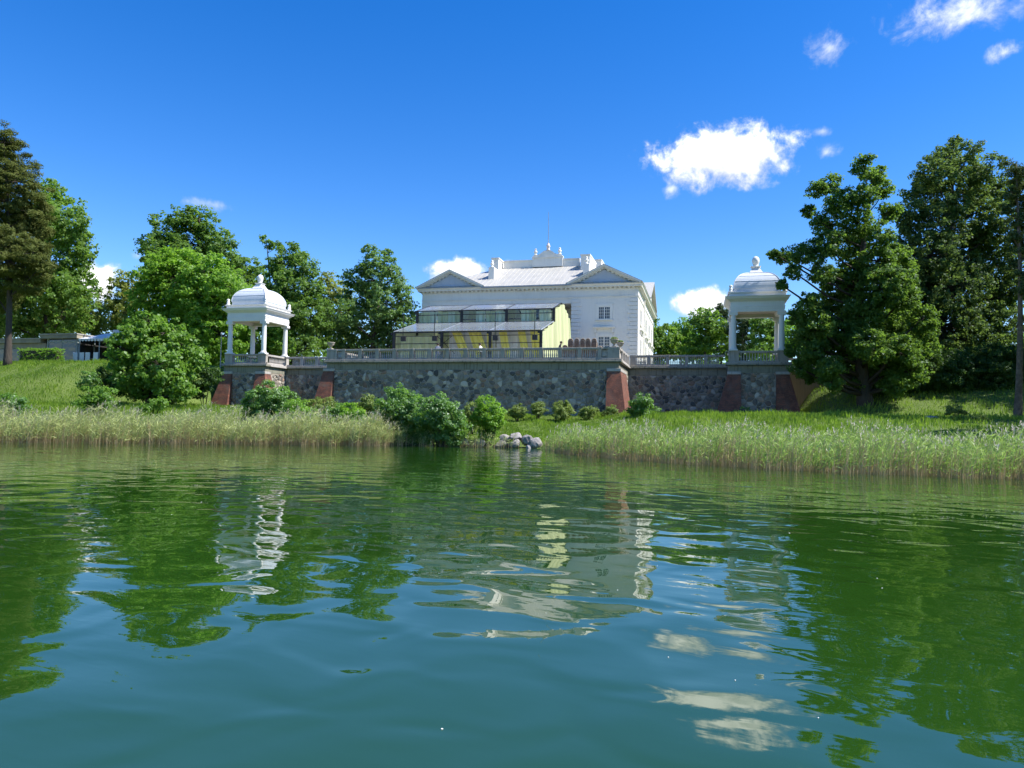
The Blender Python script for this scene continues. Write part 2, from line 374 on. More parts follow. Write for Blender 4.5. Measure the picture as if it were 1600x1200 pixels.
# crowns: (seed, foliage, name, label, base xyz, [(dx, dy, dz, r)], leaf size, clump radius, density, group, trunk radius) in metres
TREES = [
 (1,'pine','pine_tree','tall olive-brown pine cut by the left picture edge',(-66.49, 58.04, 6.7),[(0.92,-2.46,20.91,1.39),(-0.99,0.3,20.25,1.64),(-2.51,-0.55,18.76,2.53),(2.09,-1.43,17.21,1.77),(0.07,-0.78,15.3,2.28),(2.07,-0.42,14.65,1.39),(-2.78,-0.87,12.86,3.16),(0.19,0.69,12.46,2.15),(1.33,-1.99,9.88,2.53),(3.95,-1.33,10.23,1.39),(-2.86,0.16,7.92,2.53),(1.92,-0.2,8.02,1.52),(2.27,0.79,13.04,0.88),(4.35,-1.04,8.72,0.88)],0.26,0.8,1.0,'park trees around the palace terrace',0.3),
 (2,'leaf','broadleaf_tree','large bright green tree right behind the olive pine at left',(-84.49, 79.13, 6.7),[(-2.66,2.01,25.2,1.53),(-1.25,2.26,22.69,2.21),(3.11,-3.88,18.89,2.97),(5.49,-2.52,19.55,1.7),(2.1,1.94,18.29,1.7),(0.45,1.27,16.45,2.72),(3.85,1.28,15.71,1.36),(1.34,-1.81,11.93,3.22),(2.8,0.95,12.4,2.55),(-1.63,0.18,8.5,3.05),(-4.69,-0.86,7.55,3.05),(6.36,-0.62,9.9,1.53),(2.87,-0.1,7.95,2.55),(-2.57,-2,11.16,2.55),(-7.7,-1.12,8.87,3.05)],0.36,0.95,0.95,'park trees around the palace terrace',0.4),
 (3,'leaf2','broadleaf_tree','low yellowish-green tree above the cafe roof',(-90.23, 90.01, 6.7),[(-1.8,-3.03,7.89,2.29),(-1.26,-0.31,10.17,2.67),(2.38,-0.69,9.56,1.71),(-6.27,-1.01,7.75,1.9),(1.11,0.98,7.41,1.9),(1.69,-3.6,6.84,2.29),(-5.86,-4.55,6.82,2.1),(1.7,2.13,8.52,1.33)],0.36,0.9,0.8,'park trees around the palace terrace',0.3),
 (4,'leaf2','broadleaf_tree','distant yellowish tree between the cafe and the rounded maple',(-90.89, 100.14, 6.7),[(1.4,-1.55,15.79,1.77),(-0.23,-2.34,13.74,2.08),(2.01,-0.47,13.68,2.29),(-0.85,-2.04,10.91,2.08),(2.51,-1.8,10.36,2.7),(-0.68,-0.85,7.95,2.49),(1.24,1.86,8.25,2.49)],0.38,0.95,0.8,'park trees around the palace terrace',0.3),
 (5,'dark','broadleaf_tree','dark tall tree rising behind the bright rounded maple',(-72.29, 92.57, 6.7),[(-2.16,-0.54,23.75,1.5),(-0.38,1,23.79,1.87),(-5.08,-0.02,22.5,2.06),(-7.29,-0.2,20.23,1.68),(1.85,1.53,21.6,1.87),(-2.52,2.22,20.8,3.37),(6.73,-2.48,18.17,1.68),(-2.6,-1.71,17.98,3.18),(0.31,3.12,17.47,3.37),(5.18,1.59,16.5,1.68),(-6.48,0.33,17.61,2.06),(7.43,-0.85,13.61,1.68),(3.73,0.24,12.51,3.37),(1.42,-2.4,13.04,3.74)],0.36,0.95,0.95,'park trees around the palace terrace',0.45),
 (6,'bright','maple_tree','bright green rounded maple left of the left gazebo',(-56.93, 71.84, 6.7),[(-3.37,0.53,12.33,1.75),(-1.22,1.52,12.84,1.45),(-3.51,-1.49,10.66,1.6),(3.59,-1.34,10.89,1.89),(6.5,-1.86,8.85,1.75),(-1.54,0.33,10.21,3.05),(2.64,0.1,7.99,3.05),(-4.07,0.15,8.16,2.47),(6.13,0.61,7.27,1.31),(-0.93,1.55,5.92,3.05),(4.49,-0.59,4.1,2.62),(-5.11,-0.12,5.39,2.18),(-2.51,0.88,2.87,2.62),(2.51,-0.05,2.01,2.18),(5.93,1.49,5.42,1.16)],0.3,0.7,1.15,'park trees around the palace terrace',0.4),
 (7,'walnut','young_tree','low spreading tree with big leaves on the left slope',(-43.57, 50.69, 3.42),[(0.63,-1.05,5.44,0.88),(0.23,-1.92,4.47,1.04),(0.75,0.73,4.88,1.14),(-0.64,-2.22,3.28,1.04),(0,-0,3.75,1.35),(2.83,-0.1,3.57,1.14),(-1.16,-2.2,2.37,0.68),(-1.14,-0.37,2.27,1.25),(2.58,-1.89,2.14,1.35),(3.3,0.45,2.32,1.04),(3.28,-1.39,0.97,1.14),(4.04,-0.84,0.3,0.83),(0.58,-0.3,1.02,0.94),(3.06,1.89,1.69,0.52),(-0.44,-1.92,1.13,0.73),(4.6,0.13,2.7,0.47),(-3.35,-0.6,3.09,0.42),(-0.06,2.3,0.1,0.52),(-1.88,-0.14,0.4,0.73),(0.08,-0.53,0.18,0.68),(-0.83,2.29,0.41,0.78),(3.95,-1.13,-0.22,0.62),(2.47,2.07,0.64,0.62),(-1.73,-1.37,1.06,0.52)],0.26,0.5,1.0,None,0.16),
 (8,'dark','broadleaf_tree','small dark tree peeking out left of the gazebo finial',(-66.33, 98.23, 6.7),[(-0.27,-1.72,17.35,1.36),(-0.22,0.91,16.31,1.55),(-0.46,-1.94,14.99,1.55),(-0.09,0.18,13.9,1.94),(0.14,-1.79,11.13,2.13),(1.66,-0.75,10.29,1.94),(-2.11,0.9,7.64,2.33),(1.49,-0.76,6.43,2.33)],0.36,0.9,0.9,'park trees around the palace terrace',0.3),
 (9,'dark','broadleaf_tree','dark tall tree right behind the left gazebo',(-47.47, 78.4, 6.7),[(0.54,-0.67,14.12,1.22),(-0.43,-1.23,12.81,1.52),(2.13,-1.53,12.2,1.37),(-2.74,0.08,11.14,1.68),(1.6,-2.19,9.84,2.13),(2.25,0.19,9.32,1.37),(-2.01,0.77,8.28,2.13),(2.27,-1.46,6.79,2.29),(-0.65,-0.1,4.73,2.44),(2.37,0.86,4.58,1.98),(2.11,-1.49,2.44,1.98),(-1.61,-0.93,2.89,1.83)],0.3,0.8,1.05,'park trees around the palace terrace',0.4),
 (19,'dark','dead_top_tree','thin tree with bare twigs and a leafy tuft above the left gazebo',(-51.71, 81.42, 6.7),[(-1.25,-0.63,16.74,0.56),(-0.8,-0.18,16.27,0.48),(0.37,-0.59,16.12,0.48),(0.08,-0.57,13.88,0.64),(0.71,-0.63,12.4,0.8)],0.3,0.5,0.6,'park trees around the palace terrace',0.22),
 (10,'leaf2','broadleaf_tree','yellowish tree between the two dark trees right of the left gazebo',(-54.78, 101.23, 6.7),[(-0.66,-0.52,15.67,1.26),(0.93,-0.59,13.95,1.65),(-1.21,-0.51,12.75,1.75),(2.6,-0.9,13.17,1.16),(-0.35,0.78,11.26,2.13),(-1.09,0.72,8.31,2.33),(1.11,0.67,7.78,2.13)],0.36,0.85,0.7,'park trees around the palace terrace',0.3),
 (11,'poplar','broadleaf_tree','tall blue-green tree with ragged top left of the palace',(-40.14, 84.4, 6.7),[(-0.23,-1.08,15.6,0.72),(0.39,-0.13,14.49,1.19),(0.82,2.29,15.83,0.56),(2.19,-0.26,13.84,0.96),(-1.31,-0.88,13.59,0.96),(-2.74,-0.73,12.22,1.04),(3.37,-1.63,11.7,1.43),(3.71,0.56,10.98,1.04),(0.05,0.37,12.18,1.91),(-2.1,0.93,10.14,2.07),(3.18,-2.19,9.1,2.23),(4.67,-0.14,8.44,1.04),(-1.95,-3.02,7.52,1.75),(-0.75,1.65,6.95,2.71),(2.6,1.61,6.64,2.07),(5.55,-0.89,5.96,1.04),(-4.74,0.85,4.86,2.07),(-2.7,2.19,3.74,2.23),(1.28,1.27,3.62,2.23),(3.92,1.52,4.03,1.59)],0.3,0.75,0.85,'park trees around the palace terrace',0.4),
 (12,'dark','spruce_tree','small dark spruce tip just left of the palace wall',(-46.28, 113.69, 6.7),[(0.09,-0.38,11.59,0.32),(-0.07,0.09,10.6,0.53),(-0.18,0.14,9.54,0.74),(0.21,-1,7.92,0.95),(0.34,-1.22,6.32,1.16)],0.3,0.6,1.0,'park trees around the palace terrace',0.25),
 (30,'leaf','broadleaf_tree','bushy green tree closest to the palace right wall',(-7.75, 137.07, 6.7),[(-0.04,-0.19,12.32,1.64),(1.15,-0.86,10.35,2.34),(-0.81,-2.3,9.39,2.1),(2,0.98,8.54,2.1),(-0.17,-1.4,7.74,2.1)],0.42,1.0,0.9,'wood behind the right balustrade',0.3),
 (31,'bright','broadleaf_tree','second tree right of the palace, mid green and low',(-4.34, 145.15, 6.7),[(0.03,-2.33,12.65,1.97),(1.2,-1.56,11.14,2.46),(-0.48,-0.73,9.78,2.46),(1.88,1.05,9.32,2.46)],0.42,1.0,0.9,'wood behind the right balustrade',0.3),
 (32,'leaf','broadleaf_tree','round full tree midway between palace and right gazebo',(0.39, 134.01, 6.7),[(-0.04,-2.31,13.22,1.8),(-1.33,-1.86,11.62,2.03),(1.05,-0.91,11.7,2.03),(-0.24,1.49,9.96,2.7),(1.73,0.26,8.67,2.25),(-1.55,0.35,8.14,2.03)],0.42,1.0,0.9,'wood behind the right balustrade',0.3),
 (33,'pinedark','pine_tree','dark pine top just left of the right gazebo cornice',(3.19, 142.97, 6.7),[(-0.04,-0.29,16.26,0.96),(0.67,0.17,15.11,1.19),(-0.48,0.52,14.69,1.08),(0.87,-0.87,12.45,1.67),(0.46,0.47,9.6,1.91)],0.42,1.0,0.9,'wood behind the right balustrade',0.3),
 (34,'pinedark','pine_tree','dark conifer seen between the columns of the right gazebo',(6.45, 130.42, 6.7),[(-0.03,-0.28,12.56,1.52),(1.25,0.29,11.53,1.52),(-1.02,0.65,11.06,1.52),(0.59,1.43,9.48,1.73),(-0.15,1.28,7.5,1.52)],0.42,1.0,0.9,'wood behind the right balustrade',0.3),
 (35,'leaf','broadleaf_tree','green tree seen through the right half of the right gazebo',(9.25, 123.94, 6.7),[(-0.02,-0.15,10.82,1.43),(1.33,0.92,11.77,1.43),(0.65,0.85,9.18,1.84),(2.37,1.62,9.77,1.84),(-0.26,-0.94,6.95,1.63),(2.12,2.09,7.23,1.84)],0.42,1.0,0.9,'wood behind the right balustrade',0.3),
 (40,'bright','broadleaf_tree','yellow-green bushy tree right behind the right gazebo',(11.56, 101.91, 6.0),[(-0.85,-0.65,7.58,1.33),(0.68,1.71,8.69,1.5),(1.28,-2.2,6.96,1.5),(-0.29,-1.26,5.84,1.5),(2.95,2.74,6.23,1.5),(3.94,1.4,7.76,1.33),(-1.53,-1.98,5.37,1)],0.34,0.8,0.8,'wood behind the right balustrade',0.25),
 (41,'bright','broadleaf_tree','pale green tree glimpsed behind the oak trunk',(23.26, 100.8, 6.0),[(-0.95,-1.08,5.26,1.75),(1.06,-1.69,6.36,1.91),(3.27,-1.32,5.2,1.91),(-1.91,1.29,4.28,1.43),(0.89,0.67,3.81,1.91),(6.04,2.33,4.33,1.91)],0.34,0.8,0.8,'wood behind the right balustrade',0.25),
 (42,'bright','broadleaf_tree','pale green tree behind the right-hand pine trunk',(34.79, 99.65, 6.0),[(-0.51,0.43,4.05,1.52),(0.22,-2.3,4.93,1.68),(2.6,-0.23,3.98,1.83),(-2.58,-1.7,2.74,1.22)],0.34,0.8,0.8,'wood behind the right balustrade',0.25),
 (14,'oak','oak_tree','broad oak reaching over the right gazebo roof',(12.13, 61.97, 3.2),[(-0.66,-3.45,17.62,0.77),(0.76,0.52,17.96,0.88),(-3.58,-0.88,16.77,0.66),(-2.23,1.21,17.75,0.77),(-2.22,-2.72,15.14,1.11),(-0.66,-2.44,15.72,0.99),(1.67,0.93,17.01,0.66),(1.86,0.62,15.17,0.77),(-3.67,-2.77,13.88,0.61),(-4.23,-0.84,15.19,0.44),(-0.76,-1.51,13.83,1.11),(-2.27,0.41,14,0.83),(0.59,-2.68,12.68,0.88),(-3.27,-3.08,11.98,1.11),(-0.64,1.72,12.49,1.33),(0.63,-1.2,10.98,1.28),(-4.84,-3.06,11.37,0.88),(-5.84,-0.77,11.62,0.64),(-6.8,-1.9,11.66,0.39),(-5.59,-3.59,9.88,0.49),(2.4,0.32,11.74,0.88),(3.31,1.1,10.87,0.69),(-3.68,-3.38,9.9,0.89),(-0.92,0.23,9.93,1.38),(0.81,-2.38,8.9,1.48),(2.63,-0.5,8.11,1.09),(-6.42,-3.73,8.86,0.39),(-4.55,-3.13,7.46,0.89),(-1.94,2.04,7.9,1.38),(-0.24,-0.97,6.92,1.68),(2.9,3.03,6.76,1.48),(-5.22,-1.96,6.67,0.69),(-4.54,-0.84,5.31,0.89),(-2.54,1.35,5.03,1.28),(-0.85,0.73,4.74,1.28),(1.78,-1.77,4.08,1.48),(4.55,1.24,5.05,0.99),(-3.93,-0.42,3.65,0.74),(3.86,-0.46,6.53,0.99),(-2.9,-3.32,2.69,0.79),(-5.37,0.15,4.32,0.49),(-4.88,-1.3,2.83,0.69),(-3.26,-2.76,2.49,0.89),(-1.6,-0.96,5.56,1.28),(-3.93,-2.9,5.84,1.09),(-1.73,0.94,9.37,1.18),(1.33,0.23,2.94,1.18),(2.76,-1.22,2.59,1.18),(-0.69,1.67,3.05,0.99),(1.72,-2.16,9.2,1.18),(-4.11,-2.48,4.2,0.89),(-0.24,-3.1,4.35,1.38),(-4.13,0.15,2.28,0.59),(-2.87,-3.14,1.61,0.64),(-0.55,-0.04,1.68,0.59),(1.52,-1.86,1.6,0.89),(3.45,0.61,4.45,1.18)],0.22,0.5,1.75,None,0.5),
 (15,'lime','lime_tree','tallest dense lime tree right of the oak',(19.58, 73.21, 3.6),[(3.06,2.22,24.15,0.74),(2.74,-3.1,21.93,0.63),(1.58,0.59,22.48,1.17),(-0.19,-2.91,20.02,1.3),(3.74,2.6,22.18,1.37),(3.88,-2.52,20.2,1.14),(0.07,0.95,19.73,1.37),(2.34,0.67,19.09,1.94),(5.71,2.31,19.32,1.6),(7.46,2.85,19.98,1.03),(-1.62,-2.46,16.84,1.23),(0.65,-1.54,16.06,2.19),(4.08,1.39,16.25,2.06),(5.82,-0.25,15.91,1.6),(-2.09,-2.26,14.52,1.03),(-0.57,-2.22,13.11,2.06),(3.26,2.2,13.53,2.17),(6.04,2.72,13.48,2.06),(-0.31,0.85,10.84,2.33),(1.56,-1.66,9.88,2.17),(5.88,3.17,10.01,2.17),(7.27,1.39,10.6,1.37),(0.51,-1.71,7.08,2.61),(4.2,0.51,6.8,2.17),(1.39,-0.31,4.4,1.94),(4.07,-1.31,3.8,1.94),(-1.27,-0.22,3.9,1.78),(2.39,-0.28,2.13,1.6),(7.15,1.74,7.2,1.49),(-1.99,0.42,12.46,1.51),(-2.52,-0.64,9.35,1.65),(-2.17,-1.25,6.39,1.78),(0.42,1.88,2.6,1.78),(6.81,3.92,2.14,1.49),(-1.79,-0.59,1.87,1.51),(1.09,2.08,12.09,2.06)],0.25,0.6,1.1,None,0.5),
 (16,'pinegreen','pine_tree','slim pine with bare trunk at the right picture edge',(18.97, 52.45, 2.23),[(-0.27,-1.16,15.53,0.56),(0.38,-0.69,14.51,0.88),(-0.66,-0.98,12.95,0.32),(0.2,-0.7,12.3,0.56),(0.79,-0.55,10.7,0.88),(-0.23,-0.23,9.73,0.32),(0.34,-0.91,8.45,0.64),(1.98,0.1,13.03,1.59),(1.49,-0.99,9.19,1.19),(-0.6,-1.26,13.99,0.32),(-0.42,-1.02,11.17,0.32)],0.18,0.45,0.9,None,0.2),
 (17,'lime','lime_tree','broad tree just beyond the right picture edge',(24.78, 51.87, 2.4),[(-0.01,-0.54,12.31,2.67),(-1.44,0.01,10.18,2.29),(3.05,1.76,10.4,2.67),(-2.5,-1.52,7.21,2.29),(1.28,0.96,7.93,3.05),(3.22,0.98,7.1,2.67),(-1.63,-0.19,4.7,2.1),(0.24,-1.63,4.15,2.67)],0.3,0.9,0.35,None,0.4),
 (18,'oak','oak_tree','second tree beyond the right picture edge, nearer the lake',(22.7, 44.12, 2.2),[(-0.8,-1.93,8.52,2.56),(-2.28,-0.55,7.61,2.24),(1.8,-0.42,7.17,2.56),(-3.18,-1.76,4.53,2.08),(-0.05,-0.32,4.99,2.56),(2.76,0.46,4.41,2.24),(-1.6,-0.64,2.72,1.76)],0.28,0.8,0.35,None,0.35),
 (20,'lime','lime_tree','third tree beyond the right picture edge, behind the others',(29.19, 65.38, 3.4),[(0.72,0.99,14.76,2.67),(-1.65,-0.43,11.52,2.42),(2.69,0.81,11.63,2.67),(-1.88,0.15,8.67,2.42),(0.44,-1.19,7.9,2.91),(-1.21,-0.11,5.16,2.42)],0.3,0.9,0.35,None,0.4),
 (50,'shrub','shrub','dark rounded shrub below the right corner of the left gazebo',(-30.26, 47.02, 0.79),[(0.13,-0.08,2.11,1.01),(-0.44,-0.6,1.63,0.83),(0.91,0.35,1.86,0.83),(0.04,-0.51,0.91,0.92),(0.83,0.13,0.84,0.83),(-1.52,0.28,0.9,0.46)],0.17,0.4,1.0,'shrubs along the lake bank',0.04),
 (51,'bright','shrub','bright green shrub right beside the dark rounded one',(-27.15, 45.76, 0.81),[(0.12,-0.36,1.27,0.66),(0.51,0.09,0.85,0.62),(-0.26,-0.5,0.61,0.62)],0.15,0.35,1.0,'shrubs along the lake bank',0.04),
 (52,'olive','shrub','olive shrub half hidden behind the bright shrubs, left of centre',(-26.89, 48.89, 1.59),[(-0.84,0.34,0.84,0.56),(0.33,-0.54,0.56,0.56),(0.36,0.33,0.95,0.47)],0.15,0.35,1.0,'shrubs along the lake bank',0.04),
 (53,'shrub','shrub','dark leafy shrub left of the large round shrub, first of a pair',(-24.39, 45.43, 1.0),[(-0.11,0.08,0.69,0.56),(0.29,0.48,0.88,0.56),(-0.44,-0.19,0.42,0.43)],0.15,0.35,1.0,'shrubs along the lake bank',0.04),
 (54,'bright','shrub','light green shrub left of the large round shrub, second of a pair',(-22.56, 44.88, 0.86),[(-0.25,0.38,0.93,0.64),(0.64,-0.27,0.64,0.55),(-0.47,-0.08,0.5,0.51)],0.15,0.35,1.0,'shrubs along the lake bank',0.04),
 (55,'olive','shrub','olive shrub touching the large round shrub on its left',(-22.69, 47.94, 0.89),[(0.11,-0.58,1.56,0.68),(0.23,0.53,1.32,0.63),(-0.37,-0.58,1.2,0.45),(0.07,0.29,0.63,0.63)],0.15,0.38,1.0,'shrubs along the lake bank',0.04),
 (56,'shrub','shrub','largest round shrub at the water edge, left of centre',(-17.67, 42.05, 0.04),[(-0.35,0.5,2.82,0.78),(-0.7,-0.2,2.09,0.78),(0.59,0.01,2.11,0.78),(-0.07,-0.06,1.52,0.94),(0.83,0.5,1.34,0.62),(-1.15,0.28,1.22,0.55),(0.14,-0.12,0.63,0.62)],0.15,0.38,1.1,'shrubs along the lake bank',0.04),
 (57,'shrub','shrub','wide dark shrub overhanging the water at centre',(-14.96, 41.19, 0.13),[(0.15,-0.81,2.02,0.75),(-0.77,-0.14,1.45,0.6),(0.69,-0.66,1.66,0.75),(0.99,0.22,1.11,0.53),(-0.54,0.59,0.81,0.83),(0.73,-0.16,0.62,0.6),(-1.23,0.28,0.57,0.53)],0.15,0.36,1.1,'shrubs along the lake bank',0.04),
 (58,'bright','shrub','bright upright shrub just left of the boulders',(-12.45, 42.87, 0.23),[(-0.12,-0.05,2.23,0.54),(0.3,-0.34,1.62,0.58),(-0.5,-0.06,1.53,0.54),(-0.11,0.44,0.92,0.54),(0.64,-0.38,1.17,0.35),(-0.22,-0.13,0.38,0.39)],0.14,0.34,1.0,'shrubs along the lake bank',0.04),
 (59,'olive','shrub','small olive shrub between the wide shrub and the bright one',(-14.52, 45.92, 0.93),[(0.12,-0.33,1.32,0.5),(-0.5,0.28,0.7,0.5),(0.19,0.48,0.5,0.5)],0.13,0.32,1.0,'shrubs along the lake bank',0.04),
 (60,'olive','shrub','first of the small bushes in a row at the wall foot, from left',(-13.86, 55.36, 1.74),[(0.05,-0.24,0.7,0.43),(-0.29,-0.01,0.48,0.33),(0.32,-0.21,0.54,0.35),(-0.08,0.31,0.33,0.33)],0.12,0.3,1.0,'shrubs along the lake bank',0.04),
 (61,'olive','shrub','second small bush in the row at the wall foot, from left',(-12.28, 55.75, 2.03),[(-0,-0.04,0.64,0.39),(-0.25,-0.03,0.44,0.3),(0.17,0.36,0.5,0.32),(0.04,-0.21,0.29,0.3)],0.12,0.3,1.0,'shrubs along the lake bank',0.04),
 (62,'olive','shrub','third and widest small bush in the row at the wall foot',(-10.51, 56.22, 1.71),[(-0.1,0.45,0.91,0.55),(-0.27,-0.48,0.61,0.41),(0.24,0.58,0.7,0.45),(0.05,-0.32,0.41,0.41)],0.12,0.3,1.0,'shrubs along the lake bank',0.04),
 (63,'olive','shrub','fourth small bush in the row at the wall foot, from left',(-8.51, 56.75, 1.62),[(0.01,-0.1,0.77,0.47),(-0.25,-0.33,0.52,0.36),(0.22,0.49,0.6,0.38),(0,-0.04,0.35,0.36)],0.12,0.3,1.0,'shrubs along the lake bank',0.04),
 (64,'olive','shrub','fifth small bush in the row, beside the brick buttress',(-6.83, 57.19, 1.47),[(-0,-0.06,0.7,0.43),(-0.28,0.05,0.48,0.33),(0.27,-0.06,0.55,0.35),(-0.06,0.45,0.33,0.33)],0.12,0.3,1.0,'shrubs along the lake bank',0.04),
 (66,'shrub','shrub','round dark shrub right of the sunlit brick buttress',(-4.29, 54.74, 1.53),[(0.02,-0.6,1.39,0.56),(-0.42,-0.23,0.93,0.56),(0.46,-0.23,0.94,0.56),(-0.01,-0.1,0.56,0.56)],0.15,0.35,1.0,'shrubs along the lake bank',0.04),
 (67,'shrub','shrub','low dark weeds at the foot of the right gazebo podium',(3.14, 58.73, 1.47),[(-0.04,-0.69,0.53,0.44),(0.73,0.54,0.4,0.39),(-0.68,0.46,0.38,0.34)],0.13,0.3,1.0,'shrubs along the lake bank',0.04),
 (68,'olive','sapling','wispy sapling in the grass under the oak, near right reeds',(15.05, 49.43, 0.93),[(-0.31,0.17,1.18,0.3),(-0.43,0.38,0.71,0.34),(-0,0.3,0.72,0.3),(0.41,0.65,0.34,0.34),(0.72,-0.3,0.44,0.3)],0.11,0.25,0.8,'shrubs along the lake bank',0.04),
 (69,'walnut','shrub','leafy weeds at the slope foot left of the low spreading tree',(-41.26, 43.11, 1.41),[(-0.36,0.1,1.44,0.63),(0.98,-0.33,1.26,0.54),(-0.39,-0.58,0.88,0.54),(0.17,0.16,0.64,0.63)],0.2,0.4,1.0,'shrubs along the lake bank',0.04),
 (70,'shrub','shrub','dark weeds at the left picture edge above the reeds',(-42.71, 37.57, 1.41),[(-0.59,0.37,0.98,0.49),(0.85,-0.07,0.74,0.41),(-0.75,-0.28,0.8,0.49),(0.67,-0.35,0.41,0.41)],0.15,0.35,1.0,'shrubs along the lake bank',0.04),
 (71,'walnut','shrub','small leafy weeds in front of the low spreading tree',(-38.09, 44.96, 1.57),[(0.14,-0.24,0.64,0.41),(0.48,0.23,0.84,0.37),(-0.13,-0.67,0.35,0.37)],0.18,0.35,1.0,'shrubs along the lake bank',0.04),
 (72,'shrub','shrub','leafy sapling at the shaded edge of the left slope',(-45.77, 47.02, 3.35),[(0.39,-0.48,1.06,0.44),(0.28,0.16,0.5,0.44),(-0.81,0.35,0.41,0.39)],0.18,0.35,1.0,'shrubs along the lake bank',0.04),
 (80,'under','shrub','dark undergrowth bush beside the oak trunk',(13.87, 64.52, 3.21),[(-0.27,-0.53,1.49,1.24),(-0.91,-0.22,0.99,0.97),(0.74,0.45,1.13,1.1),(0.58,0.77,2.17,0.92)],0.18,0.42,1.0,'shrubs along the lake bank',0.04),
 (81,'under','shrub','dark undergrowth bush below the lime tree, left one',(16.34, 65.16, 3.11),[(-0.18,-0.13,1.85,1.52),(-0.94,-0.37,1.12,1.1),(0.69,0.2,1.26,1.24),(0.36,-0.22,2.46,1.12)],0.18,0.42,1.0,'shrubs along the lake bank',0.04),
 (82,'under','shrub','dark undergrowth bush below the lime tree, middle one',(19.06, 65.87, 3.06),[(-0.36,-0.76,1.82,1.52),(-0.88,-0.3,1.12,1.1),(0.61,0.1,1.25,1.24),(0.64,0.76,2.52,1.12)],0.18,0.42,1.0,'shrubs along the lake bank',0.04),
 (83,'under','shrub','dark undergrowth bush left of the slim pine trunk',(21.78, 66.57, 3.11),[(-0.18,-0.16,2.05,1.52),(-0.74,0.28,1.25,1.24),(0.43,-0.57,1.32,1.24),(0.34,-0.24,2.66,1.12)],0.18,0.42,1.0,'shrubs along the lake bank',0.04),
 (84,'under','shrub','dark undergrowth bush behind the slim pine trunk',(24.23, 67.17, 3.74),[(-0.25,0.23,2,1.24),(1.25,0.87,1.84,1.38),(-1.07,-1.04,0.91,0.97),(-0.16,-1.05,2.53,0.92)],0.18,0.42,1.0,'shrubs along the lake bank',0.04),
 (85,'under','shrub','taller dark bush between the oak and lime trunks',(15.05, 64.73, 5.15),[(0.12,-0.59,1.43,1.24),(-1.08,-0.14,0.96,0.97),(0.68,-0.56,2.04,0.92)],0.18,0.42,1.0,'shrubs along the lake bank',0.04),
 (92,'under','shrub','dark shaded bush in the hollow left of the left gazebo podium',(-39.83, 52.71, 3.11),[(0,-0.18,1.26,0.74),(0.58,0.15,1.81,0.63),(-0.64,-0.11,0.63,0.63)],0.18,0.42,1.0,'shrubs along the lake bank',0.04),  # this and the next two: dark bushes added in place of canopy shade
 (93,'under','shrub','dark shaded bush left below the low spreading tree',(-47.24, 50.78, 3.19),[(-0.51,0.52,1.3,0.85),(-0.84,-0.3,1.46,0.63),(0.72,0.26,0.65,0.63)],0.18,0.42,1.0,'shrubs along the lake bank',0.04),
 (94,'under','shrub','dark low growth under the low spreading tree',(-44.12, 51.62, 2.61),[(-1.62,-0.37,0.82,0.63),(2,-0.24,0.64,0.63),(0.4,-0.46,0.62,0.63)],0.18,0.42,1.0,'shrubs along the lake bank',0.04),
 (90,'bright','bush','leafy bush seen between the left gazebo columns',(-49.42, 75.82, 6.7),[(2.31,-0.53,4.51,1.19),(2.93,-0.51,3.03,1.34),(0.54,0.66,2.79,1.04),(-3.11,-0.67,3.81,1.04),(-2.29,-0.18,2.51,1.04)],0.24,0.5,1,'shrubs along the lake bank',0.04),
]
# ------------------------------------------------------------------ terrain and lake
def sst(x, a, b):
    t = np.clip((x - a) / (b - a), 0, 1); return t * t * (3 - 2 * t)
SHX = [-400, -90, -60, -35, -27, -17, -15, -9.8, -5.8, 0, 4, 10, 30, 90, 400]
SHY = [-20, 12, 22, 34, 38.5, 42, 42.2, 42.7, 39, 35, 33, 32, 31, 30, 20]
def shore(x): return np.interp(x, SHX, SHY)
def lumps(x, y):
    return (np.sin(x * .71 + 1.3) * np.cos(y * .63) * .5 + np.sin(x * 1.7 + y * 1.1) * .3 + np.sin(x * 3.1 - y * 2.3) * .2)
def ground(x, y):
    x = np.asarray(x, float); y = np.asarray(y, float)
    d = y - shore(x)
    z = np.where(d < 0, np.maximum(-1.2, d * .22), .30 * sst(d, 0, 1.2))
    z = z + 1.85 * np.clip(d / 18.0, 0, 1) ** 1.3                                   # bench up to the wall foot
    # left bank up to the lawn
    edge = 61.5 + 5.5 * sst(x, -58, -47)
    lf = 1 - sst(x, -48.5, -46.2)
    bank = 4.55 * sst(y, edge - 18, edge + .5)
    z = z + bank * lf
    # right bank under the oak
    rt = sst(x, 6.9, 9.5)
    z = z + 4.3 * rt * sst(y - np.clip((12 - x) * .9, 0, 4), 56, 73)
    # behind the terrace walls
    mid = (1 - lf) * (1 - rt)
    z = z + 4.3 * mid * sst(y, 69.5, 72)
    return z + lumps(x, y) * .07 * sst(d, 1, 4)
def build_ground():
    xs = np.concatenate([np.linspace(-1400, -110, 14)[:-1], np.linspace(-110, 60, 240), np.linspace(60, 1400, 14)[1:]])
    ys = np.concatenate([np.linspace(-40, 20, 12)[:-1], np.linspace(20, 90, 150), np.linspace(90, 1600, 16)[1:]])
    X, Y = np.meshgrid(xs, ys); Z = ground(X, Y)
    V = np.stack([X.ravel(), Y.ravel(), Z.ravel()], 1); nx, ny = len(xs), len(ys)
    i = np.arange(nx - 1)[None, :] + np.arange(ny - 1)[:, None] * nx
    F = np.stack([i, i + 1, i + 1 + nx, i + nx], 2).reshape(-1, 4)
    structure(link('ground', np_mesh('ground', V, F, 'ground_soil', smooth=True)))
build_ground()
def build_water():
    structure(MB().add([(-900, -600, 0), (900, -600, 0), (900, 60, 0), (-900, 60, 0)], [(0, 1, 2, 3)]).build('lake_water', 'lake_water'))
build_water()

